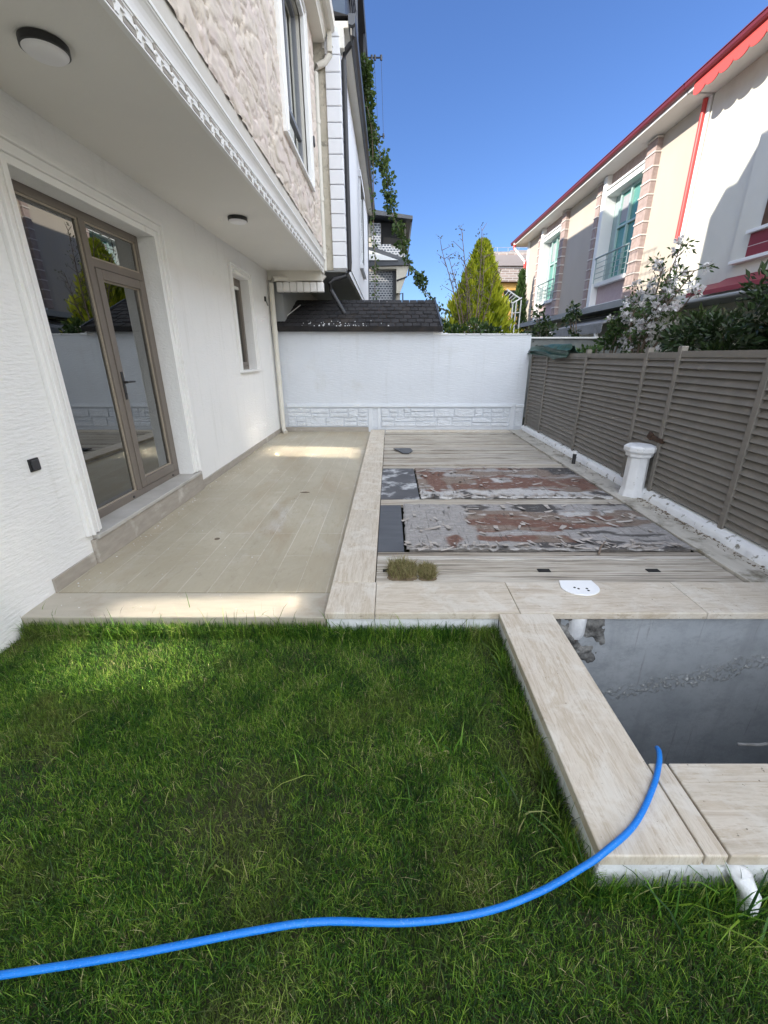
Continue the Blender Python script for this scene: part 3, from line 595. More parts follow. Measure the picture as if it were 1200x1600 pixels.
# peeling plywood sheets
def sheet(x0, x1, y0, y1, label, seed, curl, kind):
    T = thing('plywood_sheet', label, 'plywood sheet', ((x0+x1)/2, (y0+y1)/2, .02), 'peeling plywood sheets')
    nx, ny = 230, 120; V = []; F = []; CC = []
    def N(a_, b_, k=0): return noise.fractal(Vector((a_, b_, seed+k)), 1, 2, 4)
    silver, brown, redc, white, dark = (.31, .30, .295), (.21, .165, .135), (.165, .088, .065), (.47, .465, .46), (.075, .07, .068)
    for i in range(nx+1):
        for j in range(ny+1):
            u, v = i/nx, j/ny
            U, W_ = u+.05*N(u*7, v*3, 1)+.03*(v-.5), v+.07*N(u*4, v*4, 2)+.02*N(u*25, v*12, 3)
            if kind == 0:
                if U < .27: c_ = silver if not ((U-.17)**2/.0012+(W_-.13)**2/.012 < 1) else redc
                elif W_ > .80: c_ = dark if N(u*6, v*5, 4) > .08 else silver
                elif W_ > .66: c_ = white if N(u*6, v*3, 5) > .05 else brown
                elif W_ > .34 and U < .88: c_ = redc if N(u*2, v*9, 10) > -.22 else brown
                elif W_ > .26: c_ = silver if N(u*4, v*6, 11) > -.1 else brown
                elif W_ > .13 and U < .62: c_ = redc if N(u*5, v*2, 6) > -.1 else brown
                else: c_ = silver if N(u*8, v*4, 7) > -.15 else dark
                if U > .62 and W_ < .40: c_ = silver if N(u*5, v*9, 8) > -.22 else dark
            else:
                c_ = brown if N(u*3, v*7, 4) < .05 else (silver if N(u*5, v*9, 12) < .2 else redc)
                if W_ < .20: c_ = white if N(u*7, v*2, 5) > -.25 else dark
                elif (.05 < U < .17 and .25 < W_ < .82) or (.20 < U < .62 and .24 < W_ < .44) or (.34 < U < .41 and .25 < W_ < .6) or (.55 < U < .82 and .30 < W_ < .58) or (U > .86 and .25 < W_ < .55): c_ = redc
                elif (.47 < U+.25*(v-.3) < .53) and W_ < .6: c_ = white
                elif U > .84 and W_ > .72: c_ = dark
            CC.append((*c_, 1))
            z = .052+.006*N(u*3, v*9)+.004*N(u*22, v*10, 9)
            if kind == 0 and U < .30: z += .010*abs(math.sin((u*62+v*7)+3*N(u*3, v*3, 5)))**3*(.4+.6*abs(N(u*9, v*2, 6)))
            z += .022*math.exp(-v*(y1-y0)/.05)*(noise.noise(Vector((u*18, seed, 0)))+.2)
            x = x0+u*(x1-x0); y = y0+v*(y1-y0)
            if j == 0: y += .030*abs(noise.noise(Vector((x*11, seed, 3))))
            if j == ny: y -= .03*abs(noise.noise(Vector((x*9, seed, 5))))
            if i == 0: x += .03*abs(noise.noise(Vector((y*9, seed, 3))))
            if i == 0 or j == 0 or i == nx or j == ny: z -= .014
            V.append((x, y, z))
    for i in range(nx):
        for j in range(ny):
            a = i*(ny+1)+j; F.append((a, a+ny+1, a+ny+2, a+1))
    vf = npbuild('veneer_face', V, F, None, 'peel', T)
    G = np.array(CC, dtype=np.float64).reshape(nx+1, ny+1, 4)
    for _ in range(3): G[1:-1, 1:-1] = (G[:-2, 1:-1]+G[2:, 1:-1]+G[1:-1, 1:-1]*2+G[1:-1, :-2]*.5+G[1:-1, 2:]*.5)/5
    CC = G
    ca = vf.data.attributes.new('col', 'FLOAT_COLOR', 'POINT'); ca.data.foreach_set('color', np.array(CC, dtype=np.float32).ravel())
    build('core', MB().box(x0+.03, x1-.01, y0+.04, y1-.04, .01, .04), 'flake', T)
    # lifted, curled veneer flakes
    V = []; F = []; rs = random.Random(seed)
    for k in range(curl):
        edge = rs.random() < .6
        cx = rs.uniform(x0+.03, x1-.08); cy = y0+rs.uniform(.0, .05) if edge else rs.uniform(y0+.05, y1-.05)
        L = rs.uniform(.05, .16)*(1 if edge else 1.2); Wd = rs.uniform(.012, .05); ang = rs.gauss(R(8), R(14)) if rs.random() < .75 else rs.uniform(R(60), R(110))
        hgt = rs.uniform(.006, .026); n = 5; base = len(V)
        for s in range(n+1):
            q = s/n; ly = L*(1-q)*.8; lz = .056+hgt*q*q
            wd = Wd*(1-.5*q*rs.uniform(.3, 1))
            for sg in (-1, 1):
                X_ = sg*wd/2; px = X_*math.cos(ang)-ly*math.sin(ang); py = X_*math.sin(ang)+ly*math.cos(ang)
                V.append((cx+px, cy+py, lz+rs.uniform(-.001, .001)))
        for s in range(n): F.append((base+2*s, base+2*s+1, base+2*s+3, base+2*s+2))
    npbuild('lifted_flake', V, F, None, 'flake', T)['kind'] = 'stuff'
    return T
sheet(.13, 2.435, 2.985, 4.06, 'nearer peeling plywood sheet with curled grey veneer and red-brown streak', 3, 170, 0)
sheet(.335, 2.43, 4.265, 5.545, 'farther peeling plywood sheet with red-brown patches and white flakes', 11, 110, 1)
tag(build('twig', MB().tube([(1.62, 2.90, .055), (1.68, 3.0, .07), (1.76, 3.09, .075)], [.009, .007, .004], 6), 'bark'), 'short dark stick on the near edge of the nearer peeling sheet', 'stick')
tag(build('slate_shard', MB().prism([(.06, 6.78), (.20, 6.80), (.34, 6.79), (.37, 6.60), (.30, 6.43), (.20, 6.45), (.15, 6.58)], 'z', .045, .058), 'slate'), 'black angular shard lying on the far deck boards', 'shard')

# ------------------------------------------------------------ open pit
P = thing('concrete_pit', 'deep open concrete pit beside the travertine coping', 'pit', (1.7, 1.6, -1.7))
b = MB(); b.box(PX0-.1, PX1+.1, PY1-.004, PY1+.15, -1.7, CT-.047); b.box(PX0-.12, PX0+.004, PY0-.1, PY1, -1.7, LZ-.05); b.box(PX0-.1, PX1+.2, PY0-.15, PY0-.001, -1.7, LZ-.05); b.box(PX1+.001, PX1+.15, PY0, PY1, -1.7, CT-.047)
build('pit_wall', b, 'concrete', P)
build('pit_floor', MB().box(PX0-.1, PX1+.1, PY0-.1, PY1+.1, -1.8, -1.7), 'concrete', P)
# broken rim in the far left corner
V = []; F = []; n = 46
for i in range(n+1):
    for j in range(n+1):
        u, v = i/n, j/n; x = PX0-.02+u*.52; z = CT-.05-v*.62
        fall = max(0, 1-math.hypot(u*1.05, v*.95-.1))
        d = fall*(.05+.05*noise.fractal(Vector((x*14, z*14, 2)), 1, 2, 5))+.0
        V.append((x, PY1-d+.012+.02*noise.noise(Vector((x*9, z*9, 8))), z))
for i in range(n):
    for j in range(n):
        a = i*(n+1)+j
        F.append((a, a+1, a+n+2, a+n+1))
npbuild('broken_rim', V, F, None, 'rubble', P)
tag(build('pipe', MB().tube([(1.15, PY1+.012, CT-.046), (1.15, PY1+.012, -.11), (1.145, PY1+.012, -.14)], [.056, .056, .048], 20), 'whitepaint', smooth=True), 'short white plastic pipe under the coping in the pit corner', 'pipe')
tag(build('pipe', MB().tube([(PX0-.02, 2.03, -.27), (1.18, 1.99, -.40)], .03, 16).tube([(1.17, 1.992, -.393), (1.20, 1.986, -.412)], .036, 16), 'black_plastic', smooth=True), 'black pipe stub poking out of the broken pit corner', 'pipe')
tag(build('conduit', MB().tube([(1.83, 1.62, -.42), (1.92, 1.60, -.40), (2.0, 1.56, -.33), (2.06, 1.5, -.2), (2.3, 1.4, -.14)], .008, 8), 'canvas', smooth=True), 'thin grey conduit hanging in the pit at the right', 'conduit')
# skimmer cover
K = thing('skimmer_cover', 'white D-shaped plastic cover with finger holes set in the front coping', 'cover', (1.25, 2.38, CT))
pts = [(1.15, 2.482), (1.37, 2.482)]+[(1.255+.125*math.cos(t), 2.40+.105*math.sin(t)*(-1)) for t in [R(a) for a in range(0, 181, 15)]]
build('plate', MB().prism(pts[::1], 'z', CT+.001, CT+.010), 'white_plastic', K, bevel=.003)
for x, y in ((1.215, 2.385), (1.235, 2.370), (1.29, 2.372), (1.29, 2.347)): build('finger_hole', MB().lathe([(.008, 0), (.008, .0012)], (x, y, CT+.0103), 12), 'hole', K)
# ------------------------------------------------------------ curb, pillar, bollard
K = thing('fence_kerb', 'white painted concrete kerb with peeling paint under the slatted fence', 'kerb', (2.8, 4, 0))
V = []; F = []; sec = [(2.715, -.1), (2.718, .085), (2.735, .118), (2.80, .155), (2.88, .158), (2.92, .15), (2.92, -.1)]; N = 260
for i in range(N+1):
    y = -1.5+i*(8.7+1.5)/N
    for (x, z) in sec:
        q = .010*noise.fractal(Vector((x*20, y*9, z*20)), 1, 2, 3); V.append((x+q, y, z+q*.8))
m = len(sec)
for i in range(N):
    for j in range(m-1): F.append((i*m+j, (i+1)*m+j, (i+1)*m+j+1, i*m+j+1))
npbuild('kerb_body', V, F, None, 'curb', K)
K = thing('stub_pillar', 'short white octagonal pillar with moulded cap standing against the fence', 'pillar', (2.66, 4.36, .03))
c = (2.66, 4.36, .03); o8 = R(22.5)
build('shaft', MB().lathe([(.132, 0), (.125, .05), (.112, .11), (.106, .45), (.112, .465)], c, 8, o8), 'whitepaint', K, bevel=.008)
build('cap', MB().lathe([(.115, .452), (.132, .465), (.135, .497), (.142, .502), (.160, .522), (.160, .562), (.14, .578), (.10, .583)], c, 8, o8), 'whitepaint', K, bevel=.005)
tag(build('broken_brick', MB().box(2.755, 2.80, 4.20, 4.43, .655, .705, Matrix.Rotation(R(4), 3, 'X')).box(2.745, 2.78, 4.37, 4.44, .66, .735, Matrix.Rotation(R(25), 3, 'X')), simple('burnt_brown', (.018, .011, .008), (.09, .05, .03), 40, rough=.95, bump=1, bscale=60), bevel=.012), 'dark brown broken chunk wedged between the pillar cap and the fence', 'chunk')
B = thing('pipe_stub', 'short dark pipe stub with white rim on the right coping', 'pipe stub', (2.60, 5.75, CT))
build('tube', MB().lathe([(.025, 0), (.025, .15), (.018, .15)], (2.60, 5.75, CT), 16), 'dark_metal', B, smooth=True)
build('rim', MB().lathe([(.03, .145), (.03, .18), (.02, .183)], (2.60, 5.75, CT), 16), 'white_plastic', B, smooth=True)
# white waste pipe in the grass
tag(build('pipe', MB().tube([(1.085, .86, -.02), (1.10, .815, -.025), (1.11, .79, -.06), (1.112, .785, -.14)], [.028, .030, .030, .030], 18), 'whitepaint', smooth=True), 'white plastic waste pipe elbow in the grass under the right coping', 'pipe')

# ------------------------------------------------------------ back wall
BY = 8.7
W = thing('back_wall', 'white rendered garden wall with a stone-relief plinth closing the yard', 'wall', (.25, BY, 0))
b = MB(); b.box(-2.24, .97, BY, BY+.18, -.2, 1.935); b.box(.97, 2.74, BY, BY+.18, -.2, 1.862)
b.bm.verts.ensure_lookup_table()
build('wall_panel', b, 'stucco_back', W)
b = MB(); b.box(.985, 2.74, BY-.015, BY+.20, 1.863, 1.885)
build('wall_cap', b, 'curb', W, bevel=.004)
V0 = MB(); rs = random.Random(5)
for i in range(26):                                    # crumbling mortar where the two wall tops meet
    x = .62+i*.019+rs.uniform(-.01, .01); h = .075*max(0, 1-i/30)+rs.uniform(0, .03)
    if i > 12: V0.box(x, x+.03, BY-.004, BY+.10, 1.858, 1.868+h*.8, Matrix.Rotation(rs.uniform(-.2, .2), 3, 'Y'))
for i in range(6):
    x = rs.uniform(.75, 1.0); V0.box(x, x+rs.uniform(.02, .07), BY-.006, BY+.02, 1.86, 1.86+rs.uniform(.015, .07), Matrix.Rotation(rs.uniform(-.3, .3), 3, 'Y'))
build('crumbled_mortar', V0, 'curb', W, bevel=.004)
b = MB(); b.box(-2.10, 2.52, BY-.012, BY+.001, .485, .50); b.box(-2.10, 2.525, BY-.035, BY+.001, .50, .532); b.box(-2.10, 2.522, BY-.022, BY+.001, .532, .562); b.box(2.56, 2.74, BY-.02, BY+.001, .50, .55)
b.box(2.47, 2.55, BY-.03, BY+.001, .0, .565); b.box(-.44, -.35, BY-.016, BY+.001, .0, .484); b.box(-.25, -.19, BY-.014, BY+.001, .0, .484)
build('plinth_rail', b, simple('rail_paint', (.68, .71, .745), (.63, .66, .70), 5, rough=.7), W, bevel=.006)
b = MB(); rs = random.Random(9)
def course(x0, x1, z0, z1):
    x = x0
    while x < x1-.05:
        wd = rs.uniform(.24, .50); xe = min(x+wd, x1)
        if xe > x1-.10: xe = x1
        if rs.random() < .35 and xe-x > .2:
            zm = z0+(z1-z0)*rs.uniform(.4, .6)
            cells = [(x, xe, z0, zm), (x, xe, zm, z1)]
        elif rs.random() < .3 and xe-x > .2:
            xm = (x+xe)/2; zm = z0+(z1-z0)*.5; cells = [(x, xm, z0, z1), (xm, xe, z0, zm), (xm, xe, zm, z1)]
        else: cells = [(x, xe, z0, z1)]
        for (a, c, d, e) in cells:
            b.box(a+.012, c-.012, BY-rs.uniform(.014, .03), BY, d+.008, e-.008, Matrix.Rotation(rs.uniform(-.03, .03), 3, 'Z') @ Matrix.Rotation(rs.uniform(-.04, .04), 3, 'X'))
        x = xe
for (a, c) in ((-2.10, -.45), (-.18, 2.46)):
    course(a, c, .11, .30); course(a, c, .30, .48)
course(2.57, 2.72, .1, .3); course(2.57, 2.72, .3, .48)
pm = simple('relief_paint', (.68, .71, .75), (.62, .65, .69), 8, rough=.8, bump=1.0, bscale=14, bst=(1, 1, 2), bd=.03)
build('plinth_relief', b, pm, W, bevel=.009)
build('skirting', MB().box(-2.22, -.40, BY-.014, BY-.001, 0, .095), 'skirt', W, bevel=.002)

# loose grit on the terrace and along the kerb
def grit(name, label, spots, mat, seed):
    b = MB(); rs = random.Random(seed)
    for (x, y, z, s_) in spots:
        m_ = Matrix.Rotation(rs.uniform(0, 3), 3, 'Z') @ Matrix.Rotation(rs.uniform(-.5, .5), 3, 'X'); q = s_*rs.uniform(.5, 1)
        b.box(x, x+s_*rs.uniform(.8, 2), y, y+q, z, z+q*.6, m_)
    o = tag(build(name, b, mat, bevel=.0008, seg=1), label, 'debris'); o['kind'] = 'stuff'; return o
rs = random.Random(77)
grit('kerb_grit', 'crumbs of soil and mortar along the foot of the painted kerb', [(2.70-abs(rs.gauss(0, .05)), rs.uniform(2.3, 8.3) if rs.random() < .4 else rs.uniform(2.3, 4.6), CT, rs.uniform(.004, .014)) for i in range(330)], 'rustsoil_', 1)
grit('floor_grit', 'pale chips and dirt specks scattered on the terrace tiles', [(rs.uniform(-2.15, -.5), rs.uniform(2.2, 8.4), .0005, rs.uniform(.002, .006)) for i in range(150)]+[(-2.2+abs(rs.gauss(0, .06)), rs.uniform(2.5, 8.4), .0005, rs.uniform(.003, .008)) for i in range(130)], 'curb', 2)
tag(build('washer', MB().lathe([(.022, 0), (.022, .003), (.012, .0035)], (-1.50, 3.30, .0005), 18), 'rustsoil_', smooth=False), 'small round washer lying on the terrace tiles near the door step', 'washer')
tag(build('dry_leaf', MB().prism([(-1.04, 4.60), (-.98, 4.62), (-.93, 4.60), (-.98, 4.585)], 'z', .003, .006), 'rustsoil_'), 'small curled dead leaf in the middle of the terrace', 'leaf')

# ------------------------------------------------------------ slatted fence
FXX = 2.80
Fn = thing('slatted_fence', 'taupe louvred fence with slim posts on the white kerb', 'fence', (FXX, 4, .1))
posts = [8.62, 7.78, 6.25, 4.79, 4.25, 3.22, 2.2, 1.2, .2, -.8]
def top(y): return 1.50+.012*max(0, 5-y)
for y in posts:
    build('post', MB().box(FXX-.035, FXX+.03, y-.028, y+.028, .10, top(y)+.07), 'fence', Fn, bevel=.006)
for a, c in zip(posts, posts[1:]):
    b = MB(); z = .17; y0, y1 = c+.028, a-.028; t = top((a+c)/2)
    sag = random.uniform(-.004, .004)
    while z < t-.05:
        s = .064+random.uniform(-.0012, .0012); q = random.uniform(-.0028, .0028)
        b.prism([(FXX-.028+q, z), (FXX-.024+q, z-.004), (FXX+.012, z+s*.93), (FXX+.007, z+s)], 'y', y0, y1)
        z += s
    b.box(FXX+.013, FXX+.017, y0, y1, .16, t-.02); b.box(FXX-.026, FXX+.012, y0, y1, t-.035, t+.02)
    build('louvre_panel', b, 'fence', Fn)

# ------------------------------------------------------------ blue hose
def smooth_path(pts, n=8):
    out = []; P_ = [Vector(p) for p in pts]; P_ = [P_[0]*2-P_[1]]+P_+[P_[-1]*2-P_[-2]]
    for i in range(1, len(P_)-2):
        for k in range(n):
            t = k/n; a, b_, c, d = P_[i-1:i+3]
            out.append(.5*((2*b_)+(-a+c)*t+(2*a-5*b_+4*c-d)*t*t+(-a+3*b_-3*c+d)*t**3))
    out.append(P_[-2]); return out
hp = [(-1.6, .55, -.05), (-1.10, .607, -.066), (-.72, .652, -.062), (-.40, .700, -.058), (-.20, .722, -.058), (.06, .722, -.062), (.28, .745, -.06), (.45, .78, -.035), (.58, .805, .035), (.66, .833, .062), (.80, .915, .064), (.93, 1.035, .064), (1.01, 1.13, .063), (1.045, 1.185, .056), (1.06, 1.215, .04)]
hs = thing('garden_hose', 'bright blue braided hose curving across the lawn onto the coping', 'hose', (0, .72, -.05))
build('hose_body', MB().tube(smooth_path(hp), .0094, 18), 'hose', hs, smooth=True)

# ------------------------------------------------------------ grass
def blades(n, xf, hmin, hmax, wmin, wmax, z0, seed, lean=.5, dry=.06):
    r = np.random.RandomState(seed); P_ = xf(r, n); n = len(P_)
    h = r.uniform(hmin, hmax, n)*(.75+.5*r.rand(n)); wd = r.uniform(wmin, wmax, n); th = r.uniform(0, 2*np.pi, n); ph = r.uniform(0, 2*np.pi, n)
    ln = np.abs(r.normal(0, lean, n))*h
    dx, dy = np.cos(th), np.sin(th); ax, ay = np.cos(ph)*wd/2, np.sin(ph)*wd/2
    V = np.zeros((n, 7, 3)); bx_, by_ = P_[:, 0], P_[:, 1]
    for i, (q, ww) in enumerate(((0, 1), (.45, .9), (.8, .55))):
        cx = bx_+dx*ln*q**1.8; cy = by_+dy*ln*q**1.8; cz = z0+h*(q-.12*q*q*(ln/h))
        V[:, 2*i] = np.stack([cx-ax*ww, cy-ay*ww, cz], 1); V[:, 2*i+1] = np.stack([cx+ax*ww, cy+ay*ww, cz], 1)
    V[:, 6] = np.stack([bx_+dx*ln, by_+dy*ln, z0+h*(1-.25*(ln/h))], 1)
    F = np.zeros((n, 3, 4), int); base = np.arange(n)*7
    F[:, 0] = np.stack([base, base+1, base+3, base+2], 1); F[:, 1] = np.stack([base+2, base+3, base+5, base+4], 1)
    T = np.stack([base+4, base+5, base+6, base+6], 1)
    v = r.rand(n)**1.1*.85; d = r.rand(n) < dry; v[d] = r.uniform(.86, 1, d.sum())
    cl = np.array([noise.fractal(Vector((a_*5, b_*5, 1)), 1, 2, 3) for a_, b_ in P_]); v = np.clip(v+np.where(v < .85, cl*.28, 0), 0, 1)
    var = np.repeat(v, 7)
    return V.reshape(-1, 3), F[:, :2].reshape(-1, 4), np.stack([base+4, base+5, base+6], 1), var
def patchy(x, y): return noise.noise(Vector((x*2.3, y*2.3, 5)))
def lawn_xf(r, n):
    x = r.uniform(-2.6, 3.2, n); y = r.uniform(.15, 2.16, n)
    # keep density where the camera is close or the view needs it
    ok = ~((x > .64) & (y > .815)) & ~((x > -.395) & (y > 2.11)) & ~(x > 2.72) & ~((x < -2.24))
    ok &= ~((np.abs(x) > .95*y+.55) & (y < 2.0) & (r.rand(n) < .9))
    x, y = x[ok], y[ok]
    k = np.array([patchy(a, c) for a, c in zip(x[::1], y[::1])]); keep = r.rand(len(x)) < np.clip(.88+k*.9, .45, 1)
    return np.stack([x[keep], y[keep]], 1)
def make_grass(name, sets, mat, parent=None, loc=(0, 0, 0)):
    Vs, Fs, vs, off = [], [], [], 0
    for V, Fq, Tt, var in sets:
        Fs.append(np.concatenate([Fq[:, [0, 1, 2]], Fq[:, [0, 2, 3]], Tt])+off); Vs.append(V); vs.append(var); off += len(V)
    return npbuild(name, np.concatenate(Vs), np.concatenate(Fs), np.concatenate(vs), mat, parent, loc)
sets = [blades(620000, lawn_xf, .018, .044, .0014, .0028, LZ-.003, 1, .7, .04), blades(120000, lawn_xf, .012, .026, .0016, .0026, LZ-.002, 2, 1.3, .25), blades(9000, lawn_xf, .045, .075, .0018, .0036, LZ-.003, 3, .7, .03)]
def edge_xf(r, n):
    s = r.rand(n); x = np.where(s < .62, r.uniform(-2.24, .64, n), np.where(s < .82, .64-np.abs(r.normal(0, .02, n)), r.uniform(.6, 2.7, n)))
    y = np.where(s < .62, 2.145-np.abs(r.normal(0, .025, n)), np.where(s < .82, r.uniform(.8, 2.1, n), .815-np.abs(r.normal(0, .02, n))))
    y = np.where((s < .62) & (x > -.39), y-.035, y)
    return np.stack([x, y], 1)
sets.append(blades(20000, edge_xf, .065, .11, .002, .0042, LZ-.003, 4, .5, .03))
sets.append(blades(420, edge_xf, .12, .19, .003, .0055, LZ-.003, 8, .6, .15))
def tuft(cx, cy, s, n, h0, h1, seed, wl=.008):
    return blades(n, lambda r, m: np.stack([cx+r.normal(0, s, m), cy+r.normal(0, s, m)], 1), h0, h1, .004, wl, LZ, seed, .9, .12)
for i, (cx, cy, s, n, h0, h1) in enumerate([(1.06, .75, .02, 16, .14, .26), (.88, .74, .03, 12, .10, .20), (.48, 1.02, .02, 12, .08, .16), (.42, 1.12, .03, 8, .08, .15), (.25, 1.30, .03, 14, .07, .13), (-.35, 1.25, .03, 10, .07, .12), (.05, 1.1, .04, 14, .06, .12), (-.6, .9, .04, 12, .06, .12), (1.35, .78, .05, 20, .08, .15), (.57, 1.35, .01, 3, .12, .2)]):
    sets.append(tuft(cx, cy, s, n, h0, h1, 20+i))
o = make_grass('grass', sets, 'grass'); o['kind'] = 'stuff'; tag(o, 'short green lawn with longer blades along the stone edges', 'grass')

# dry turf clumps on the deck
def clump(cx, cy, rx, ry, h, label, seed):
    T = thing('turf_clump', label, 'turf clump', (cx, cy, .035), 'dry turf clumps on the deck')
    V = []; F = []; n = 24
    for i in range(n+1):
        for j in range(n+1):
            u, v = i/n*2-1, j/n*2-1; q = max(0, 1-(abs(u)**4+abs(v)**4)); z = .034+h*.5*q**.4*(1+.5*noise.noise(Vector((u*3, v*3, seed))))*(q > 0)
            V.append((cx+u*rx*(1+.12*noise.noise(Vector((v*2, seed, 1)))), cy+v*ry, z))
    for i in range(n):
        for j in range(n): a = i*(n+1)+j; F.append((a, a+n+1, a+n+2, a+1))
    npbuild('sod', V, F, None, 'rustsoil', T)
    def xf(r, m):
        a = r.uniform(-1, 1, (m, 2)); a = a[(np.abs(a[:, 0])**3+np.abs(a[:, 1])**3) < 1]; return np.stack([cx+a[:, 0]*rx*.98, cy+a[:, 1]*ry*.98], 1)
    make_grass('dry_grass', [blades(2200, xf, h*.7, h*1.5, .0022, .0042, .04, seed, .8, .6)], 'drygrass', T)['kind'] = 'stuff'
MT['rustsoil'] = simple('dry_sod', (.20, .15, .09), (.10, .075, .045), 18, rough=1, bump=1, bscale=40, bd=.02)
clump(.09, 2.65, .105, .125, .048, 'larger dry turf clump on the near deck boards', 2)
clump(.265, 2.62, .062, .095, .040, 'smaller dry turf clump to the right of the larger one', 3)

# ------------------------------------------------------------ next house on the left (beyond ours)
NX = -.83
N = thing('terraced_house', 'pale neighbouring house beyond ours with white quoins and dark gutter', 'house', (-3, 13, 0))
b = MB(); b.box(-9, NX, 8.96, 18.6, 3.0, 6.5)
build('upper_wall', b, 'facade', N)
build('lower_wall', MB().box(-9, -2.05, 8.9, 18.6, -.2, 3.0), 'greyshade', N)
build('soffit', MB().box(-2.05, NX-.01, 8.97, 18.5, 2.975, 2.999), 'greyshade', N)
b = MB(); b.box(NX, NX+.03, 9.2, 18.6, 3.0, 3.05); b.box(NX, NX+.018, 9.2, 18.6, 3.05, 3.14); b.box(NX, NX+.035, 9.2, 18.6, 3.14, 3.17); b.box(NX, NX+.015, 9.2, 18.6, 3.17, 3.24)
build('base_moulding', b, 'facade', N, bevel=.004)
b = MB(); z = 3.02
while z < 6.3:
    b.box(-1.06, -.81, 8.90, 9.15, z, min(z+.208, 6.42)); z += .218
build('quoin', b, 'facade', N, bevel=.012)
build('stone_strip', MB().box(-1.30, -1.062, 8.955, 8.99, 3.0, 6.4), 'stone_grey', N)
build('eave', MB().box(NX-.1, -.66, 8.98, 18.6, 6.43, 6.52).box(-1.1, -.74, 8.93, 9.12, 6.16, 6.42), 'cream_trim', N, bevel=.01)
b = MB(); b.prism([(-.66, 6.44), (-.60, 6.42), (-.55, 6.45), (-.54, 6.56), (-.66, 6.56)], 'y', 8.9, 18.6)
build('gutter', b, 'dark_grey', N)
b = MB(); b.tube([(-.60, 9.0, 6.5), (-.60, 9.0, 6.33), (-.64, 9.0, 6.24), (-.74, 9.05, 6.17), (-.765, 9.08, 6.08), (-.765, 9.1, 3.15), (-.775, 9.1, 3.02), (-.84, 9.05, 2.92), (-1.08, 8.98, 2.85), (-1.14, 8.96, 2.78), (-1.13, 9.0, 2.66), (-.93, 9.0, 2.33), (-.89, 9.0, 2.26)], .042, 12)
build('rain_pipe', b, 'dark_metal', N, smooth=True)
build('roof', MB().prism([(-.62, 6.56), (-9, 6.56), (-9, 6.9), (-.9, 6.62)], 'y', 8.95, 18.6), 'shingle', N)
build('shutter_panel', MB().box(-1.15, -.72, 9.12, 9.16, 6.58, 6.95, None).box(-1.2, -.70, 9.16, 9.5, 6.56, 6.62), 'navy', N, bevel=.004)
b = MB()
for i in range(44):
    y = 9.3+i*.21; b.box(-.645, -.635, y, y+.012, 6.6, 7.5)
for z in (6.72, 7.0, 7.25, 7.5): b.box(-.65, -.628, 9.2, 18.5, z, z+.016)
build('roof_railing', b, 'dark_metal', N)
build('roof_canopy', MB().prism([(-.58, 9.0), (-.60, 8.93), (-9, 8.4), (-9, 8.5)], 'y', 10.3, 15.6), 'dark_grey', N)
build('canopy_wall', MB().box(-5, -.9, 10.5, 15.4, 6.6, 8.85).box(-.66, -.60, 10.5, 10.56, 6.6, 8.93).box(-.66, -.60, 13.7, 13.76, 6.6, 8.93).box(-.66, -.60, 15.4, 15.46, 6.6, 8.93), 'dark_grey', N)
b = MB()
for a in (0, .06):
    b.box(NX, NX+.05-a*.3, 13.4-a, 13.46, 3.9, 5.9); b.box(NX, NX+.05-a*.3, 15.0, 15.06+a, 3.9, 5.9)
b.box(NX, NX+.07, 13.3, 15.2, 5.9, 6.05); b.box(NX, NX+.09, 13.3, 15.2, 3.78, 3.9)
wn = build('facade_window', b, 'facade', N, bevel=.01)
build('pane', MB().box(NX, NX+.01, 13.46, 15.0, 3.9, 5.9), 'glass_up', wn)
build('lower_pillar', MB().box(NX-.04, NX+.02, 18.2, 18.6, -.2, 6.4), 'dark_grey', N)

# lean-to with black shingles behind the back wall
S = thing('shingled_shed', 'low lean-to with black tab shingles behind the back wall', 'shed', (-.6, 9.5, 0))
y0, y1, z0, z1 = 8.63, 10.2, 1.99, 2.62; sl_ = (z1-z0)/(y1-y0)
b = MB(); b.prism([(y0, z0-.035), (y1, z1-.035), (y1, z1-.07), (y0, z0-.07)], 'x', -2.2, .97)
build('roof_deck', b, 'rustbrown', S)
b = MB(); rs = random.Random(4); rows = 7
for r_ in range(rows):
    ya = y0+(y1-y0)*r_/rows; yb = ya+(y1-y0)/rows*1.15; x = -2.2-(.08 if r_ % 2 else 0)
    while x < .97:
        wd = .165; xa, xb = max(x, -2.2), min(x+wd-.012, .97)
        if xb > xa+.02:
            h = rs.choice((.002, .004, .016))
            za = z0+(ya-y0)*sl_; zb_ = z0+(yb-y0)*sl_
            b.prism([(ya, za+.014+h), (yb, zb_+.002), (yb, zb_-.035), (ya, za-.0)], 'x', xa, xb)
        x += wd
so_ = build('shingles', b, 'shingle', S); so_.data.materials.append(simple('shingle_light', (.026, .024, .025), (.018, .017, .018), 14, rough=.95, bump=.4, bscale=90)); rs2 = random.Random(3); cur = 0
for q_ in so_.data.polygons:
    if q_.index % 6 == 0: cur = int(rs2.random() < .55)
    q_.material_index = cur
b = MB(); b.box(-2.22, 1.0, y0-.035, y0-.01, z0-.085, z0+.012); b.box(.965, 1.01, y0-.03, y1+.02, z0-.05, z0+.03, Matrix.Identity(3))
build('fascia', MB().box(-2.22, 1.0, y0-.035, y0-.008, z0-.075, z0+.018), 'shingle', S)
build('verge', MB().prism([(y0-.03, z0-.06), (y0-.03, z0+.03), (y1+.02, z1+.04), (y1+.02, z1-.06)], 'x', .972, 1.01), 'dark_grey', S)
build('shed_wall', MB().box(-2.2, .93, 8.9, 10.3, -.2, 1.93), 'rustbrown', S)
b = MB(); rs = random.Random(8)
for i in range(46):
    x = rs.gauss(-1.0, .38); q = rs.random()**2.5*.26; y = y0+q; z = z0+q*sl_+.03; s = rs.uniform(.005, .014)
    b.box(x, x+s*1.6, y, y+s, z-.01, z+s*.5, Matrix.Rotation(rs.uniform(0, 3), 3, 'Z'))
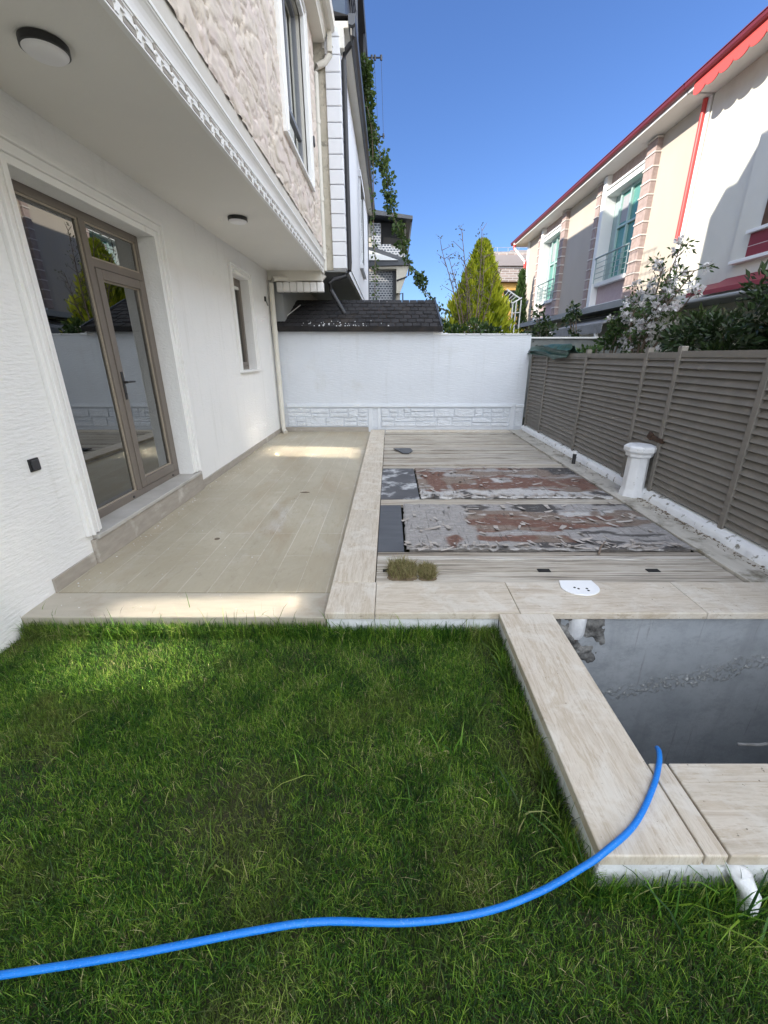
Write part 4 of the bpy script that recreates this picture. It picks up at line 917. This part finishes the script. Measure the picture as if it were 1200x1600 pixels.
o = tag(build('mortar_crumbs', b, 'curb'), 'pale mortar crumbs scattered along the shingle roof edge', 'debris'); o['kind'] = 'stuff'
tag(build('roof_stick', MB().tube([(-2.06, 9.15, 2.23), (-1.86, 9.60, 2.47)], .008, 6), 'white_clean'), 'thin white stick lying on the left end of the shingle roof', 'stick')

# ------------------------------------------------------------ far houses
T = thing('mosaic_house', 'far house with black and white mosaic tiles and stepped grey roofs', 'house', (0, 20.5, 0))
build('wall', MB().box(-3, .45, 20.3, 24, 0, 5.2).box(-3, .66, 20.3, 24, 5.2, 6.6), simple('far_cream', (.55, .51, .44), rough=.9), T)
build('tile_face', MB().box(-1.2, .12, 20.22, 20.295, 2, 4.85).box(-.75, .64, 20.2, 20.296, 5.05, 5.72).box(-.75, -.38, 20.2, 20.296, 5.72, 6.6).box(-.35, .06, 20.2, 20.296, 5.72, 5.84), 'mosaic', T)
build('opening', MB().box(-.36, .62, 20.24, 20.299, 5.84, 6.62), 'hole', T)
build('roof', MB().prism([(-3, 7.15), (-.8, 6.95), (.92, 6.72), (.92, 6.60), (-.8, 6.78), (-3, 7.0)], 'y', 19.7, 24), 'dark_grey', T)
build('side_fin', MB().prism([(.92, 6.62), (.86, 6.62), (.70, 5.3), (.76, 5.3)], 'y', 20.0, 20.3).box(.12, .26, 20.15, 20.3, 3.0, 4.88), 'dark_grey', T)
build('lower_roof', MB().prism([(-.9, 5.62), (-.62, 5.60), (.82, 5.16), (.83, 4.98), (-.9, 4.93)], 'y', 19.6, 20.19), 'dark_grey', T)
build('gable', MB().prism([(-.9, 5.50), (-.6, 5.42), (.35, 5.14), (-.9, 5.14)], 'y', 19.54, 19.6), 'white_clean', T)
build('soffit', MB().prism([(-.8, 4.92), (.80, 4.97), (.66, 4.55), (.42, 3.95), (.28, 3.95), (.28, 4.86), (-.8, 4.86)], 'y', 19.7, 20.19), simple('far_soffit', (.56, .52, .43), rough=.9), T)
build('rain_pipe', MB().tube([(.81, 19.65, 4.95), (.78, 19.65, 4.6), (.70, 19.67, 4.55), (.30, 19.68, 4.42)], .03, 8).tube([(.40, 19.68, 3.9), (.55, 19.68, 3.95), (.56, 19.68, 3.4)], .03, 8), 'dark_metal', T)

T = thing('stone_band_house', 'distant house with a rough stone band above an ochre wall', 'house', (7, 27, 0))
build('wall', MB().box(5.6, 12, 27.0, 33, 0, 5.4), 'orange_wall', T)
build('stone_band', MB().box(5.4, 12, 26.8, 33, 5.42, 6.9), 'rough_brick', T)
build('parapet', MB().box(5.3, 12, 26.7, 33, 6.2, 6.72).box(6.9, 12, 27.4, 33, 6.9, 7.1), simple('band_grey', (.30, .26, .25), rough=.9), T)
build('window', MB().box(6.6, 7.3, 26.95, 27.0, 4.1, 5.0), 'hole', T)
b = MB()
for x in (5.4, 6.0, 6.6, 7.2): b.tube([(x, 26.8, 6.7), (x, 26.8, 7.1)], .014, 6)
for z in (6.9, 7.1): b.tube([(5.4, 26.8, z), (8, 26.8, z)], .012, 6)
build('railing', b, 'greyshade', T)

# ------------------------------------------------------------ right-hand row
RX = 6.5; EZ = 6.40
def quoins(y0, y1, par, side=.16, z0=2.95, z1=6.38):
    b = MB(); j = []; z = z0
    while z < z1-.05:
        h = .25; zt = min(z+h, z1); b.box(RX-side+.02, RX+.1, y0+.012, y1-.012, z, zt); j.append(zt); z = zt+.035
    o = build('quoin', b, 'quoin', par, bevel=.012); 
    for zt in j: build('quoin_band', MB().box(RX-side, RX+.1, y0, y1, zt, zt+.035), 'quoin_joint', o, bevel=.006)
def french_window(y0, par):
    # y0 = nearer end of the bay; bay is y0..y0+2.0 recessed between the quoin and the pillar
    y1 = y0+1.95
    build('bay_back', MB().box(RX+.20, RX+.3, y0, y1+.05, 2.9, EZ), simple('mint_reveal', (.33, .42, .41), rough=.8), par)
    build('bay_pillar', MB().box(RX-.16, RX+.2, y1, y1+.22, 2.86, EZ-.01), 'white_clean', par, bevel=.015)
    build('lintel', MB().box(RX-.12, RX+.2, y0, y1, 5.86, 6.0).box(RX-.16, RX+.2, y0, y1-.001, 6.0, 6.06), 'white_clean', par, bevel=.01)
    build('lintel_band', MB().box(RX-.02, RX+.2, y0, y1, 6.06, EZ-.002), 'quoin', par)
    w_ = build('french_window', MB().box(RX+.10, RX+.2, y0+.28, y0+.36, 3.6, 5.86).box(RX+.10, RX+.2, y0+1.42, y0+1.50, 3.6, 5.86).box(RX+.08, RX+.2, y0+.86, y0+.93, 3.6, 5.86).box(RX+.1, RX+.199, y0+.36, y0+1.42, 5.78, 5.86).box(RX+.1, RX+.199, y0+.36, y0+1.42, 3.6, 3.68).box(RX+.09, RX+.198, y0+.36, y0+1.42, 4.92, 4.98), 'teal_frame', par, bevel=.008)
    build('pane', MB().box(RX+.15, RX+.16, y0+.34, y0+1.44, 3.62, 5.84), 'teal_glass', w_)
    build('curtain', MB().box(RX+.146, RX+.149, y0+.95, y0+1.40, 5.05, 5.7), 'curtain', w_)
    build('window_sill', MB().box(RX-.10, RX+.2, y0, y1-.001, 3.48, 3.59), 'white_clean', par, bevel=.01)
    build('apron_panel', MB().box(RX+.04, RX+.2, y0, y1-.01, 2.98, 3.48), 'pink_panel', par)
    build('apron_sill', MB().box(RX-.17, RX+.2, y0-.001, y1+.35, 2.86, 2.94), 'white_clean', par, bevel=.01)
    b = MB(); xr = RX-.15
    for z in (3.70, 3.84, 3.98, 4.12): b.tube([(xr, y0+.02, z), (xr, y1-.05, z)], .010, 8)
    b.tube([(xr-.02, y0+.02, 4.26), (xr-.02, y1-.02, 4.26)], .024, 10)
    for y in (y0+.05, y0+.65, y0+1.25, y1-.06): b.tube([(xr, y, 3.58), (xr, y, 4.25)], .014, 8)
    r_ = build('balcony_rail', b, simple('grey_rail', (.30, .38, .38), rough=.35, metal=.3), par, smooth=True)
def row_roof(par, y0, y1):
    build('soffit', MB().box(5.98, RX+.3, y0, y1, EZ, EZ+.035), 'white_clean', par)
    build('fascia', MB().box(5.95, 5.98, y0, y1, EZ-.015, EZ+.08), 'white_clean', par)
    build('gutter', MB().prism([(5.95, EZ+.04), (5.93, EZ+.035), (5.88, EZ+.045), (5.855, EZ+.08), (5.85, EZ+.13), (5.835, EZ+.135), (5.835, EZ+.15), (5.87, EZ+.15), (5.875, EZ+.07), (5.95, EZ+.06)], 'y', y0, y1), 'red_gutter', par)
    build('roof', MB().prism([(5.88, EZ+.16), (9.5, EZ+1.0), (13, EZ+.16), (13, EZ+.0), (RX, EZ+.036), (5.95, EZ+.1)], 'y', y0, y1), 'red_gutter', par)

A = thing('peach_house', 'peach and white row house with quoins and two tall balcony windows', 'house', (8, 16, 0))
YA0, YA1 = 10.72, 22.6
b = MB()
for (a, c) in ((YA0, 12.75), (15.05, 18.15), (20.45, YA1)): b.box(RX, RX+.3, a, c, 2.8, EZ)
b.box(RX+.3, 12.5, YA0, YA1, 0, EZ)
build('upper_wall', b, 'pink_wall', A)
build('corner_strip', MB().box(RX-.03, RX, YA0, YA0+.16, 2.8, EZ-.001), 'white_clean', A)
build('corner_strip', MB().box(RX-.03, RX+.0, YA1-.3, YA1, 2.8, EZ-.001), 'white_clean', A)
french_window(12.75, A); french_window(18.15, A)
quoins(12.3, 12.74, A); quoins(15.18, 15.46, A, .10); quoins(17.72, 18.14, A); quoins(20.58, 20.86, A, .10)
row_roof(A, YA0-.05, YA1+.75)
build('slab_edge', MB().box(5.9, RX+.3, YA0, YA1, 2.70, 2.80).box(5.86, 5.9, YA0, YA1, 2.66, 2.82), 'greyshade', A)
build('lower_wall', MB().box(RX+.25, RX+.3, YA0, YA1, 0, 2.7), 'cream_wall', A)
b = MB(); b.tube([(5.92, YA1+.25, EZ+.05), (5.92, YA1+.25, EZ-.15), (6.0, YA1+.1, EZ-.3), (6.36, YA1-.1, EZ-.75), (6.40, YA1-.1, EZ-.9), (6.40, YA1-.1, 1.0)], .055, 12)
pp = build('rain_pipe', b, 'white_clean', A, smooth=True)
b = MB(); b.tube([(5.92, YA1+.25, EZ-.02), (5.92, YA1+.25, EZ-.16), (5.96, YA1+.2, EZ-.24)], .062, 12); b.tube([(6.34, YA1-.08, EZ-.70), (6.40, YA1-.1, EZ-.86), (6.40, YA1-.1, EZ-1.1)], .062, 12)
build('red_elbow', b, 'red_pipe', pp, smooth=True)

Bh = thing('cream_house', 'cream row house with red scalloped valance and red brick window bay', 'house', (8, 4, 0))
YB0, YB1 = -12, 10.70
build('upper_wall', MB().box(RX, 12.5, 8.98, YB1, 2.6, EZ).box(RX-.10, 12.5, YB0, 8.98, 2.6, EZ), 'cream_wall', Bh)
build('lower_wall', MB().box(RX+.25, RX+.3, YB0, YB1, 0, 2.6), 'cream_wall', Bh)
build('lower_band', MB().box(RX-.1, RX+.25, YB0, 9.9, 2.3, 2.6), 'cream_wall', Bh)
row_roof(Bh, YB0, YB1)
b = MB(); y = 10.46                                    # scalloped valance
while y > 2:
    pts = [(y, EZ+.075), (y, EZ-.10)]
    for k in range(1, 9): a = math.pi*k/9; pts.append((y-.17+.17*math.cos(a), EZ-.10-.085*math.sin(a)))
    pts += [(y-.34, EZ-.10), (y-.34, EZ+.075)]
    b.prism(pts, 'x', 5.925, 5.945); y -= .34
build('scalloped_valance', b, 'red_bright', Bh)
b = MB(); b.tube([(RX-.06, 10.86, EZ-.01), (RX-.06, 10.86, 3.9)], .048, 12); 
build('rain_pipe', b, 'red_pipe', Bh, smooth=True)
RB = RX-.10
build('bay_sill', MB().box(RB-.12, RB, 4, 8.84, 3.06, 3.12), 'white_clean', Bh, bevel=.008)
build('brick_apron', MB().box(RB-.04, RB, 4, 8.56, 3.12, 3.50), 'redbrick', Bh)
build('window_sill', MB().box(RB-.10, RB, 4, 8.62, 3.50, 3.56), 'white_clean', Bh, bevel=.008)
w_ = build('bay_window', MB().box(RB-.03, RB, 8.28, 8.40, 3.56, 5.6).box(RB-.03, RB, 4.2, 8.28, 5.5, 5.6).box(RB-.03, RB, 4.2, 8.28, 3.56, 3.64).box(RB-.03, RB, 7.2, 7.3, 3.64, 5.5), 'rustbrown', Bh, bevel=.006)
build('pane', MB().box(RB-.01, RB-.004, 4.2, 8.28, 3.62, 5.55), 'teal_glass', w_)
for yc, za, zb2, wd, tgt in ((2.04, 3.08, 3.70, .70, (-1.05, 2.02, 0)), (2.86, 3.08, 3.70, .70, (-1.05, 2.04, 0)), (6.60, 4.25, 5.2, .80, (-1.25, 6.78, 0)), (5.72, 4.25, 5.2, .80, (-1.25, 6.80, 0))):
    # opened casements of the near rooms: their reflective glass throws the sun back across the yard
    pv = Vector((6.28, yc, (za+zb2)/2)); nrm = ((Vector(tgt)-pv).normalized()-SUN).normalized(); M_ = Vector((-1, 0, 0)).rotation_difference(nrm).to_matrix()
    f_ = build('open_casement', MB().box(6.26, 6.30, yc-wd/2-.05, yc-wd/2, za-.05, zb2+.05, M_, pv).box(6.26, 6.30, yc+wd/2, yc+wd/2+.05, za-.05, zb2+.05, M_, pv).box(6.26, 6.299, yc-wd/2, yc+wd/2, zb2, zb2+.05, M_, pv).box(6.26, 6.299, yc-wd/2, yc+wd/2, za-.05, za, M_, pv), 'white_clean', Bh)
    build('pane', MB().box(6.277, 6.283, yc-wd/2, yc+wd/2, za, zb2, M_, pv), 'mirror_glass', f_)
build('red_coping', MB().prism([(6.05, 2.66), (RX-.1, 2.86), (RX-.1, 2.80), (6.05, 2.58)], 'y', 4, 8.95).prism([(6.12, 2.68), (RX, 2.84), (RX, 2.78), (6.12, 2.60)], 'y', 8.95, 9.6), simple('red_tile', (.25, .03, .045), rough=.5), Bh)
b = MB(); b.box(5.7, RX+.2, 4, 10.7, 2.42, 2.48); b.tube([(5.68, 4, 2.44), (5.68, 10.7, 2.44)], .035, 10)
build('canopy', b, 'greyshade', Bh)

# awning of the peach house
Aw = thing('awning', 'old grey awning with scalloped edge under the peach house windows', 'awning', (5.8, 13.5, 2.1))
build('fabric', MB().prism([(6.6, 2.62), (5.62, 2.30), (5.62, 2.27), (6.6, 2.59)], 'y', 12.0, 15.4), 'canvas', Aw)
b = MB(); y = 12.0
while y < 15.4: 
    b.prism([(y, 2.28), (y, 2.08), (y+.06, 2.04), (y+.12, 2.04), (y+.17, 2.08), (y+.17, 2.28)], 'x', 5.605, 5.617); y += .17
build('valance', b, 'canvas', Aw)
build('roller', MB().tube([(6.3, 11.9, 2.55), (6.3, 15.5, 2.55)], .06, 10), 'dark_metal', Aw)
tag(build('post', MB().box(5.6, 5.68, 12.3, 12.38, 0, 2.05), 'white_clean'), 'slim white post below the grey awning', 'post')
# garden structure and clutter behind the fence corner
sh = thing('garden_screen', 'dark low garden screen behind the fence under the awning', 'screen', (3.9, 10, 0))
build('screen_board', MB().box(2.78, 4.9, 9.4, 9.46, .2, 1.82), simple('screen_grey', (.14, .15, .15), (.20, .21, .2), 6, rough=.9), sh)
build('screen_cap', MB().box(2.76, 4.95, 9.36, 9.5, 1.82, 1.85), 'white_clean', sh)
# tarp bundled over the fence corner
V = []; F = []; nu, nv = 60, 26
for i in range(nu+1):
    for j in range(nv+1):
        u, v = i/nu, j/nv; y = 8.74-u*1.95+.05*math.sin(v*11); k_ = 1-.35*u
        hang = .10+.10*u*(1-u*.35)+.03*noise.noise(Vector((u*5, 0, 2)))
        zt = 1.60+.015*math.sin(u*5)+.03*u
        if v < .5: t_ = (v/.5); x = 2.735-.02*math.sin(t_*9+u*8)-.02*(1-t_); z = zt-hang*(1-t_)
        else: t_ = (v-.5)/.5; x = 2.735+t_*.28*k_; z = zt+.02-.10*t_*t_+.02*math.sin(t_*6)
        z += .016*math.sin(v*26+u*7)+.014*noise.noise(Vector((u*9, v*9, 1))); x += .012*math.sin(v*26+u*7+1)
        V.append((x, y, z))
for i in range(nu):
    for j in range(nv): a = i*(nv+1)+j; F.append((a, a+nv+1, a+nv+2, a+1))
tp = npbuild('tarp', V, F, None, 'tarp', loc=(2.8, 8, 1.5)); sd = tp.modifiers.new('s', 'SOLIDIFY'); sd.thickness = .006
for p in tp.data.polygons: p.use_smooth = True
tag(tp, 'dark green crumpled tarp draped over the far fence corner', 'tarp')
# clothes dryer
Dk = thing('clothes_rack', 'white folding clothes rack beside the corner of the peach house', 'clothes rack', (3.8, 14, 2.5))
b = MB(); b.tube([(3.38, 14, 3.14), (3.75, 14.1, 2.98)], .022, 6); b.tube([(3.66, 14.6, 3.42), (4.1, 14.6, 3.16)], .022, 6); b.tube([(3.75, 14.1, 2.98), (4.15, 14.6, 3.18)], .022, 6)
build('frame', b, 'white_clean', Dk)
b = MB()
for q in (.15, .35, .55, .75): b.tube([(3.38+.37*q, 14+.1*q, 3.14-.16*q), (3.66+.44*q, 14.6, 3.42-.26*q)], .008, 5)
build('line', b, 'white_clean', Dk)
b = MB()
for x in (3.76, 3.9, 4.1): b.tube([(x, 14.1+(x-3.76), 3.0+(x-3.76)*.3), (x, 14.1+(x-3.76), 1.5)], .02, 6)
b.tube([(3.76, 14.1, 2.7), (4.1, 14.4, 2.75)], .014, 6)
build('leg', b, 'white_clean', Dk)

# ------------------------------------------------------------ vegetation
def leafmesh(pts, dirs, size, ratio, seed, mode=0):
    """folded leaf quads at pts, pointing along dirs"""
    r = np.random.RandomState(seed); n = len(pts); P_ = np.asarray(pts); D_ = np.asarray(dirs); D_ = D_/np.linalg.norm(D_, axis=1, keepdims=True)
    s = size*r.uniform(.6, 1.3, n)[:, None]; q = r.normal(size=(n, 3)); sd = np.cross(D_, q); sd /= np.linalg.norm(sd, axis=1, keepdims=True); nn = np.cross(D_, sd)
    V = np.stack([P_, P_+D_*s*.5+sd*s*ratio*.5+nn*s*.08, P_+D_*s, P_+D_*s*.5-sd*s*ratio*.5+nn*s*.08], 1)
    base = np.arange(n)*4; F = np.stack([base, base+1, base+2, base+3], 1)
    return V.reshape(-1, 3), F
def crown(name, par, centers, n, rad, size, ratio, mat, seed, up=.3, squash=.8):
    r = np.random.RandomState(seed); C_ = np.asarray(centers); k = r.randint(0, len(C_), n)
    o = r.normal(size=(n, 3)); o /= np.linalg.norm(o, axis=1, keepdims=True); rr = rad*(r.rand(n)[:, None]**.4); rr = rr*(.7+.6*r.rand(len(C_))[k][:, None])
    P_ = C_[k]+o*rr*np.array([1, 1, squash]); D_ = o+np.array([0, 0, up])+r.normal(0, .5, (n, 3))
    V, F = leafmesh(P_, D_, size, ratio, seed+1)
    cv = r.rand(len(C_))[k]; v = np.clip(.45*r.rand(n)+.35*cv+.2*(o[:, 2]*.5+.5), 0, 1)
    return npbuild(name, V, F, np.repeat(v, 4), mat, par)
# golden thuja
def thuja(x, y, z0, z1, rad, label, seed, n=9000, mat='thuja'):
    T = thing('thuja_tree', label, 'tree', (x, y, LZ)); r = np.random.RandomState(seed)
    build('trunk', MB().tube([(x, y, LZ), (x, y, (z0+z1)/2), (x, y, z1-.3)], [.09, .06, .015], 8), 'bark', T)
    t = r.rand(n)**1.15; hh = z0+(z1-z0)*t
    prof = rad*np.clip(np.where(t < .2, .9+.1*t/.2, (1-(t-.2)/.8)**.85), .01, 1)
    ang = r.uniform(0, 2*np.pi, n)
    lob = 1+.20*np.sin(ang*5+t*9)+.10*np.sin(ang*11-t*17)+.07*np.sin(t*40+ang*3)
    q = prof*lob*(r.rand(n)**.35)
    P_ = np.stack([x+q*np.cos(ang), y+q*np.sin(ang), hh], 1)
    D_ = np.stack([np.cos(ang)*.35, np.sin(ang)*.35, np.ones(n)], 1)+r.normal(0, .22, (n, 3))
    V, F = leafmesh(P_, D_, .20, .26, seed)
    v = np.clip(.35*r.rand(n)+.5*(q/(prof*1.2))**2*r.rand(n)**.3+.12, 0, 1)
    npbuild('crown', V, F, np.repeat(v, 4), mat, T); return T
thuja(2.24, 11.6, .8, 3.90, 1.0, 'tall golden-green thuja behind the back wall', 5, 12500)
thuja(5.9, 21.0, .5, 4.9, .55, 'small dark conifer beside the ochre wall far behind', 6, 2500, 'leaf_mid')
# branching helper
def branch(mb, p, d, L, r, depth, tips, rs, spread=.55, bend=.15, upb=.15, shrink=.72):
    pts = [p]; dd = Vector(d).normalized(); n = 4
    for i in range(n):
        dd = (dd+Vector((rs.gauss(0, bend), rs.gauss(0, bend), rs.gauss(0, bend)+upb*.3))).normalized(); pts.append(pts[-1]+dd*L/n)
    mb.tube(pts, [r*(1-.45*i/n) for i in range(n+1)], 6)
    tips.append((pts[-1], dd, depth)); tips.append((pts[2], dd, depth))
    if depth > 0:
        for k in range(rs.choice((2, 3))):
            q = pts[rs.choice((2, 3, 4))]; nd_ = (dd+Vector((rs.gauss(0, spread), rs.gauss(0, spread), rs.gauss(upb, spread*.6)))).normalized()
            branch(mb, q, nd_, L*shrink*rs.uniform(.8, 1.15), r*.6, depth-1, tips, rs, spread, bend, upb, shrink)
# bare shrub in front of the thuja
def bare(x, y, label, stems, seed):
    T = thing('bare_shrub', label, 'shrub', (x, y, LZ)); mb = MB(); tips = []; rs = random.Random(seed)
    for (ex, ey, ez) in stems:
        p0 = Vector((x, y, LZ)); p1 = Vector((x+(ex-x)*.35, y+(ey-y)*.3, 1.9)); p2 = Vector((ex, ey, ez)); pts = smooth_path([p0, p1, (p1+p2)/2+Vector((.03, 0, .05)), p2], 5)
        mb.tube(pts, [.022*(1-.8*i/len(pts)) for i in range(len(pts))], 6)
        for i in range(6, len(pts)):
            for k in range(2):
                d = Vector((rs.gauss(0, .7), rs.gauss(0, .7), .6)).normalized(); q = pts[i]+d*rs.uniform(.08, .3); mb.tube([pts[i], q], [.008, .003], 4); tips.append(q)
    build('trunk', mb, 'bark', T)
    crown('crown', T, [tuple(t_) for t_ in tips], 420, .06, .055, .5, 'leaf_olive', seed)
bare(1.95, 10.4, 'bare upright shrub with thin twigs left of the thuja', [(1.13, 10.4, 3.62), (1.55, 10.5, 4.02), (1.95, 10.3, 3.96), (1.32, 10.5, 3.45), (1.65, 10.3, 3.3), (2.08, 10.5, 3.5), (2.3, 10.4, 3.1)], 3)
def shrub(x, y, centers, label, n, rad, size, mat, seed, ratio=.5, blooms=0, name='shrub', group=None):
    T = thing(name, label, 'shrub', (x, y, LZ), group); mb = MB(); rs = random.Random(seed)
    for c in centers[::max(1, len(centers)//8)]:
        mb.tube(smooth_path([(x, y, LZ), ((x+c[0])/2+rs.gauss(0, .05), (y+c[1])/2, c[2]*.55), c], 4), [.03-.0025*i for i in range(9)], 6)
    build('stem', mb, 'bark', T); crown('foliage', T, centers, n, rad, size, ratio, mat, seed)
    if blooms: crown('blossom', T, centers, blooms, rad*1.1, .05, .8, 'petal', seed+5)
    return T
rs = random.Random(12)
shrub(1.5, 10.0, [(rs.uniform(1.05, 1.9), rs.uniform(9.6, 10.4), rs.uniform(1.4, 2.2)) for i in range(14)], 'loose leafy shrub with pale blossoms between the shed and the thuja', 1900, .22, .085, 'leaf_mid', 31, .6, 120)
shrub(2.9, 10.2, [(rs.uniform(2.1, 3.5), rs.uniform(9.6, 10.6), rs.uniform(1.3, 2.0)) for i in range(20)], 'dark leafy shrub with white blossoms right of the thuja behind the wall', 2800, .24, .085, 'leaf_dark', 32, .6, 190)
shrub(3.65, 10.3, [(3.28, 10.2, 2.42), (3.35, 10.2, 2.25), (3.5, 10.1, 2.1), (3.3, 10.2, 2.0), (3.6, 10.3, 1.9)], 'tall dark sprigs in front of the peach house corner', 260, .13, .085, 'leaf_dark', 33, .7)
shrub(4.45, 9.9, [(3.95, 9.9, 2.45), (4.02, 9.9, 2.3), (3.9, 9.9, 2.2), (4.0, 9.8, 1.95)], 'small dark shrub between the fence tarp and the awning', 220, .12, .085, 'leaf_dark', 34, .7)
# blossoming tree
def blossom_tree():
    T = thing('blossoming_tree', 'tree with white flower clusters leaning over the slatted fence', 'tree', (4.15, 7.3, LZ)); mb = MB(); tips = []; rs = random.Random(21)
    base = Vector((4.2, 7.5, LZ)); fork = Vector((4.2, 7.5, 1.25)); mb.tube([base, (base+fork)/2+Vector((.03, 0, 0)), fork], [.06, .05, .045], 8)
    ends = [(4.2, 8.1, 2.15), (4.2, 7.85, 2.5), (4.2, 7.3, 2.75), (4.2, 6.95, 2.98), (4.25, 6.6, 2.6), (4.2, 6.4, 2.35), (4.1, 6.9, 2.35), (4.35, 7.55, 2.2), (4.25, 8.5, 2.05), (4.3, 7.1, 2.55)]
    for e in ends:
        e = Vector(e); m1 = fork.lerp(e, .45)+Vector((rs.gauss(0, .05), rs.gauss(0, .06), .06)); pts = smooth_path([fork, m1, e], 6)
        mb.tube(pts, [.026*(1-.75*i/len(pts)) for i in range(len(pts))], 6)
        for i in range(4, len(pts)):
            for k in range(2):
                d = Vector((rs.gauss(0, .6), rs.gauss(0, .8), rs.gauss(.35, .5))).normalized(); q = pts[i]+d*rs.uniform(.08, .22); mb.tube([pts[i], q], [.008, .004], 4); tips.append(q)
    build('trunk', mb, 'bark', T)
    tp_ = [tuple(t_) for t_ in tips]; rs.shuffle(tp_)
    k = len(tp_)
    crown('crown', T, tp_[:int(k*.75)], 1700, .085, .085, .36, 'leaf_mid', 41, -.2)
    fl = [t_ for t_ in tp_[:] if t_[2] > 1.4][::2]
    r = np.random.RandomState(3); P_ = []; D_ = []
    for c in fl:
        for h in range(5):
            cc = np.array(c)+r.normal(0, .03, 3)
            for p_ in range(6): d = r.normal(size=3); P_.append(cc); D_.append(d)
    V, F = leafmesh(P_, D_, .055, .75, 9); npbuild('blossom', V, F, np.repeat(r.rand(len(P_)), 4), 'petal', T)
    low = [(4.1, 8.5, 1.75), (4.1, 8.3, 1.9), (4.0, 7.9, 1.65), (4.1, 8.2, 2.05), (4.2, 8.6, 1.95)]
blossom_tree()
shrub(4.3, 8.6, [(4.3, 8.6, 1.9), (4.2, 8.35, 2.0), (4.2, 8.4, 1.75), (4.3, 8.2, 2.15), (4.2, 8.75, 1.75), (4.3, 8.05, 2.05)], 'leafy green shrub left of the white-flowering tree', 750, .16, .09, 'leaf_mid', 35, .5)
shrub(3.2, 7.2, [(3.1, 7.0, 1.55), (3.15, 6.8, 1.58), (3.1, 7.2, 1.52)], 'low leafy sprig peeping just over the fence top', 130, .08, .07, 'leaf_mid', 36, .6)
# laurel
rs = random.Random(17); cs = []
for i in range(52):
    y = rs.uniform(3.3, 6.3); top_ = 2.26-.26*max(0, y-5.0)-.05*abs(y-4.6); cs.append((rs.uniform(3.95, 4.6), y, rs.uniform(1.1, top_)))
shrub(4.1, 5.0, cs, 'dense dark laurel bush behind the right end of the fence', 13000, .22, .105, 'leaf_dark', 37, .34, name='laurel_bush')

# vines hanging from the neighbour's roof terrace
Vn = thing('hanging_vine', 'climbing vine trailing from the neighbouring roof terrace against the sky', 'vine', (-.4, 13, 6.5))
st = [[(-.62, 12.6, 7.4), (-.52, 12.8, 7.0), (-.44, 13, 6.6), (-.42, 13, 5.5), (-.44, 13, 4.6), (-.40, 13, 3.9), (-.42, 13, 3.0)],
      [(-.5, 13, 6.95), (-.36, 13, 6.7), (-.28, 13, 6.4), (-.2, 13, 6.05), (-.08, 13, 5.75), (.0, 13, 5.3), (.06, 13, 5.0), (.22, 13, 4.7), (.33, 13, 4.4), (.36, 13, 4.1)],
      [(.36, 13, 4.25), (.45, 13, 4.0), (.62, 13, 3.7), (.8, 13, 3.5), (.92, 13, 3.25), (1.2, 12.5, 2.8), (1.5, 11.6, 2.5)]]
mb = MB(); cs = []
for s_ in st:
    p_ = smooth_path(s_, 5); mb.tube(p_, .010, 5); 
    for i in range(0, len(p_)): cs.append(tuple(p_[i]))
build('stem', mb, 'bark', Vn)
crown('leaves', Vn, cs, 900, .07, .085, .8, 'leaf_vine', 51, -.3)
crown('leaves', Vn, [(-.16, 13, 6.05), (-.06, 13, 5.75), (-.02, 13, 5.5), (.04, 13, 5.15), (-.2, 13, 6.2), (.02, 13, 5.35), (.25, 13, 4.65), (.34, 13, 4.35), (.88, 13, 3.4), (.82, 13, 3.5)], 620, .16, .10, .8, 'leaf_vine', 52, -.3)
crown('roof_foliage', Vn, [(-.58+.0*i, 12.2+i*.14, 7.6-.055*i) for i in range(18)], 2000, .17, .10, .7, 'leaf_vine', 53, -.1)
# antenna rods and wires
An = thing('aerial', 'thin rooftop aerial rods with wires beside the hanging vine', 'aerial', (-.5, 14, 6.9))
build('rod', MB().tube([(-.72, 14, 8.62), (-.19, 14, 8.62)], .018, 6).tube([(-.56, 14, 6.96), (-.14, 14, 7.02)], .014, 6), 'dark_metal', An)
build('insulator', MB().tube([(-.46, 14, 8.57), (-.46, 14, 8.67)], .03, 8).tube([(-.38, 14, 8.57), (-.38, 14, 8.67)], .03, 8).tube([(-.22, 14, 8.57), (-.22, 14, 8.67)], .03, 8).tube([(-.17, 14, 6.97), (-.17, 14, 7.07)], .025, 8), 'dark_grey', An)
build('wire', MB().tube([(-.22, 14, 8.62), (-.17, 14, 7.02)], .004, 4).tube([(-.40, 14, 8.62), (-.30, 14, 7.0)], .004, 4), 'dark_metal', An)
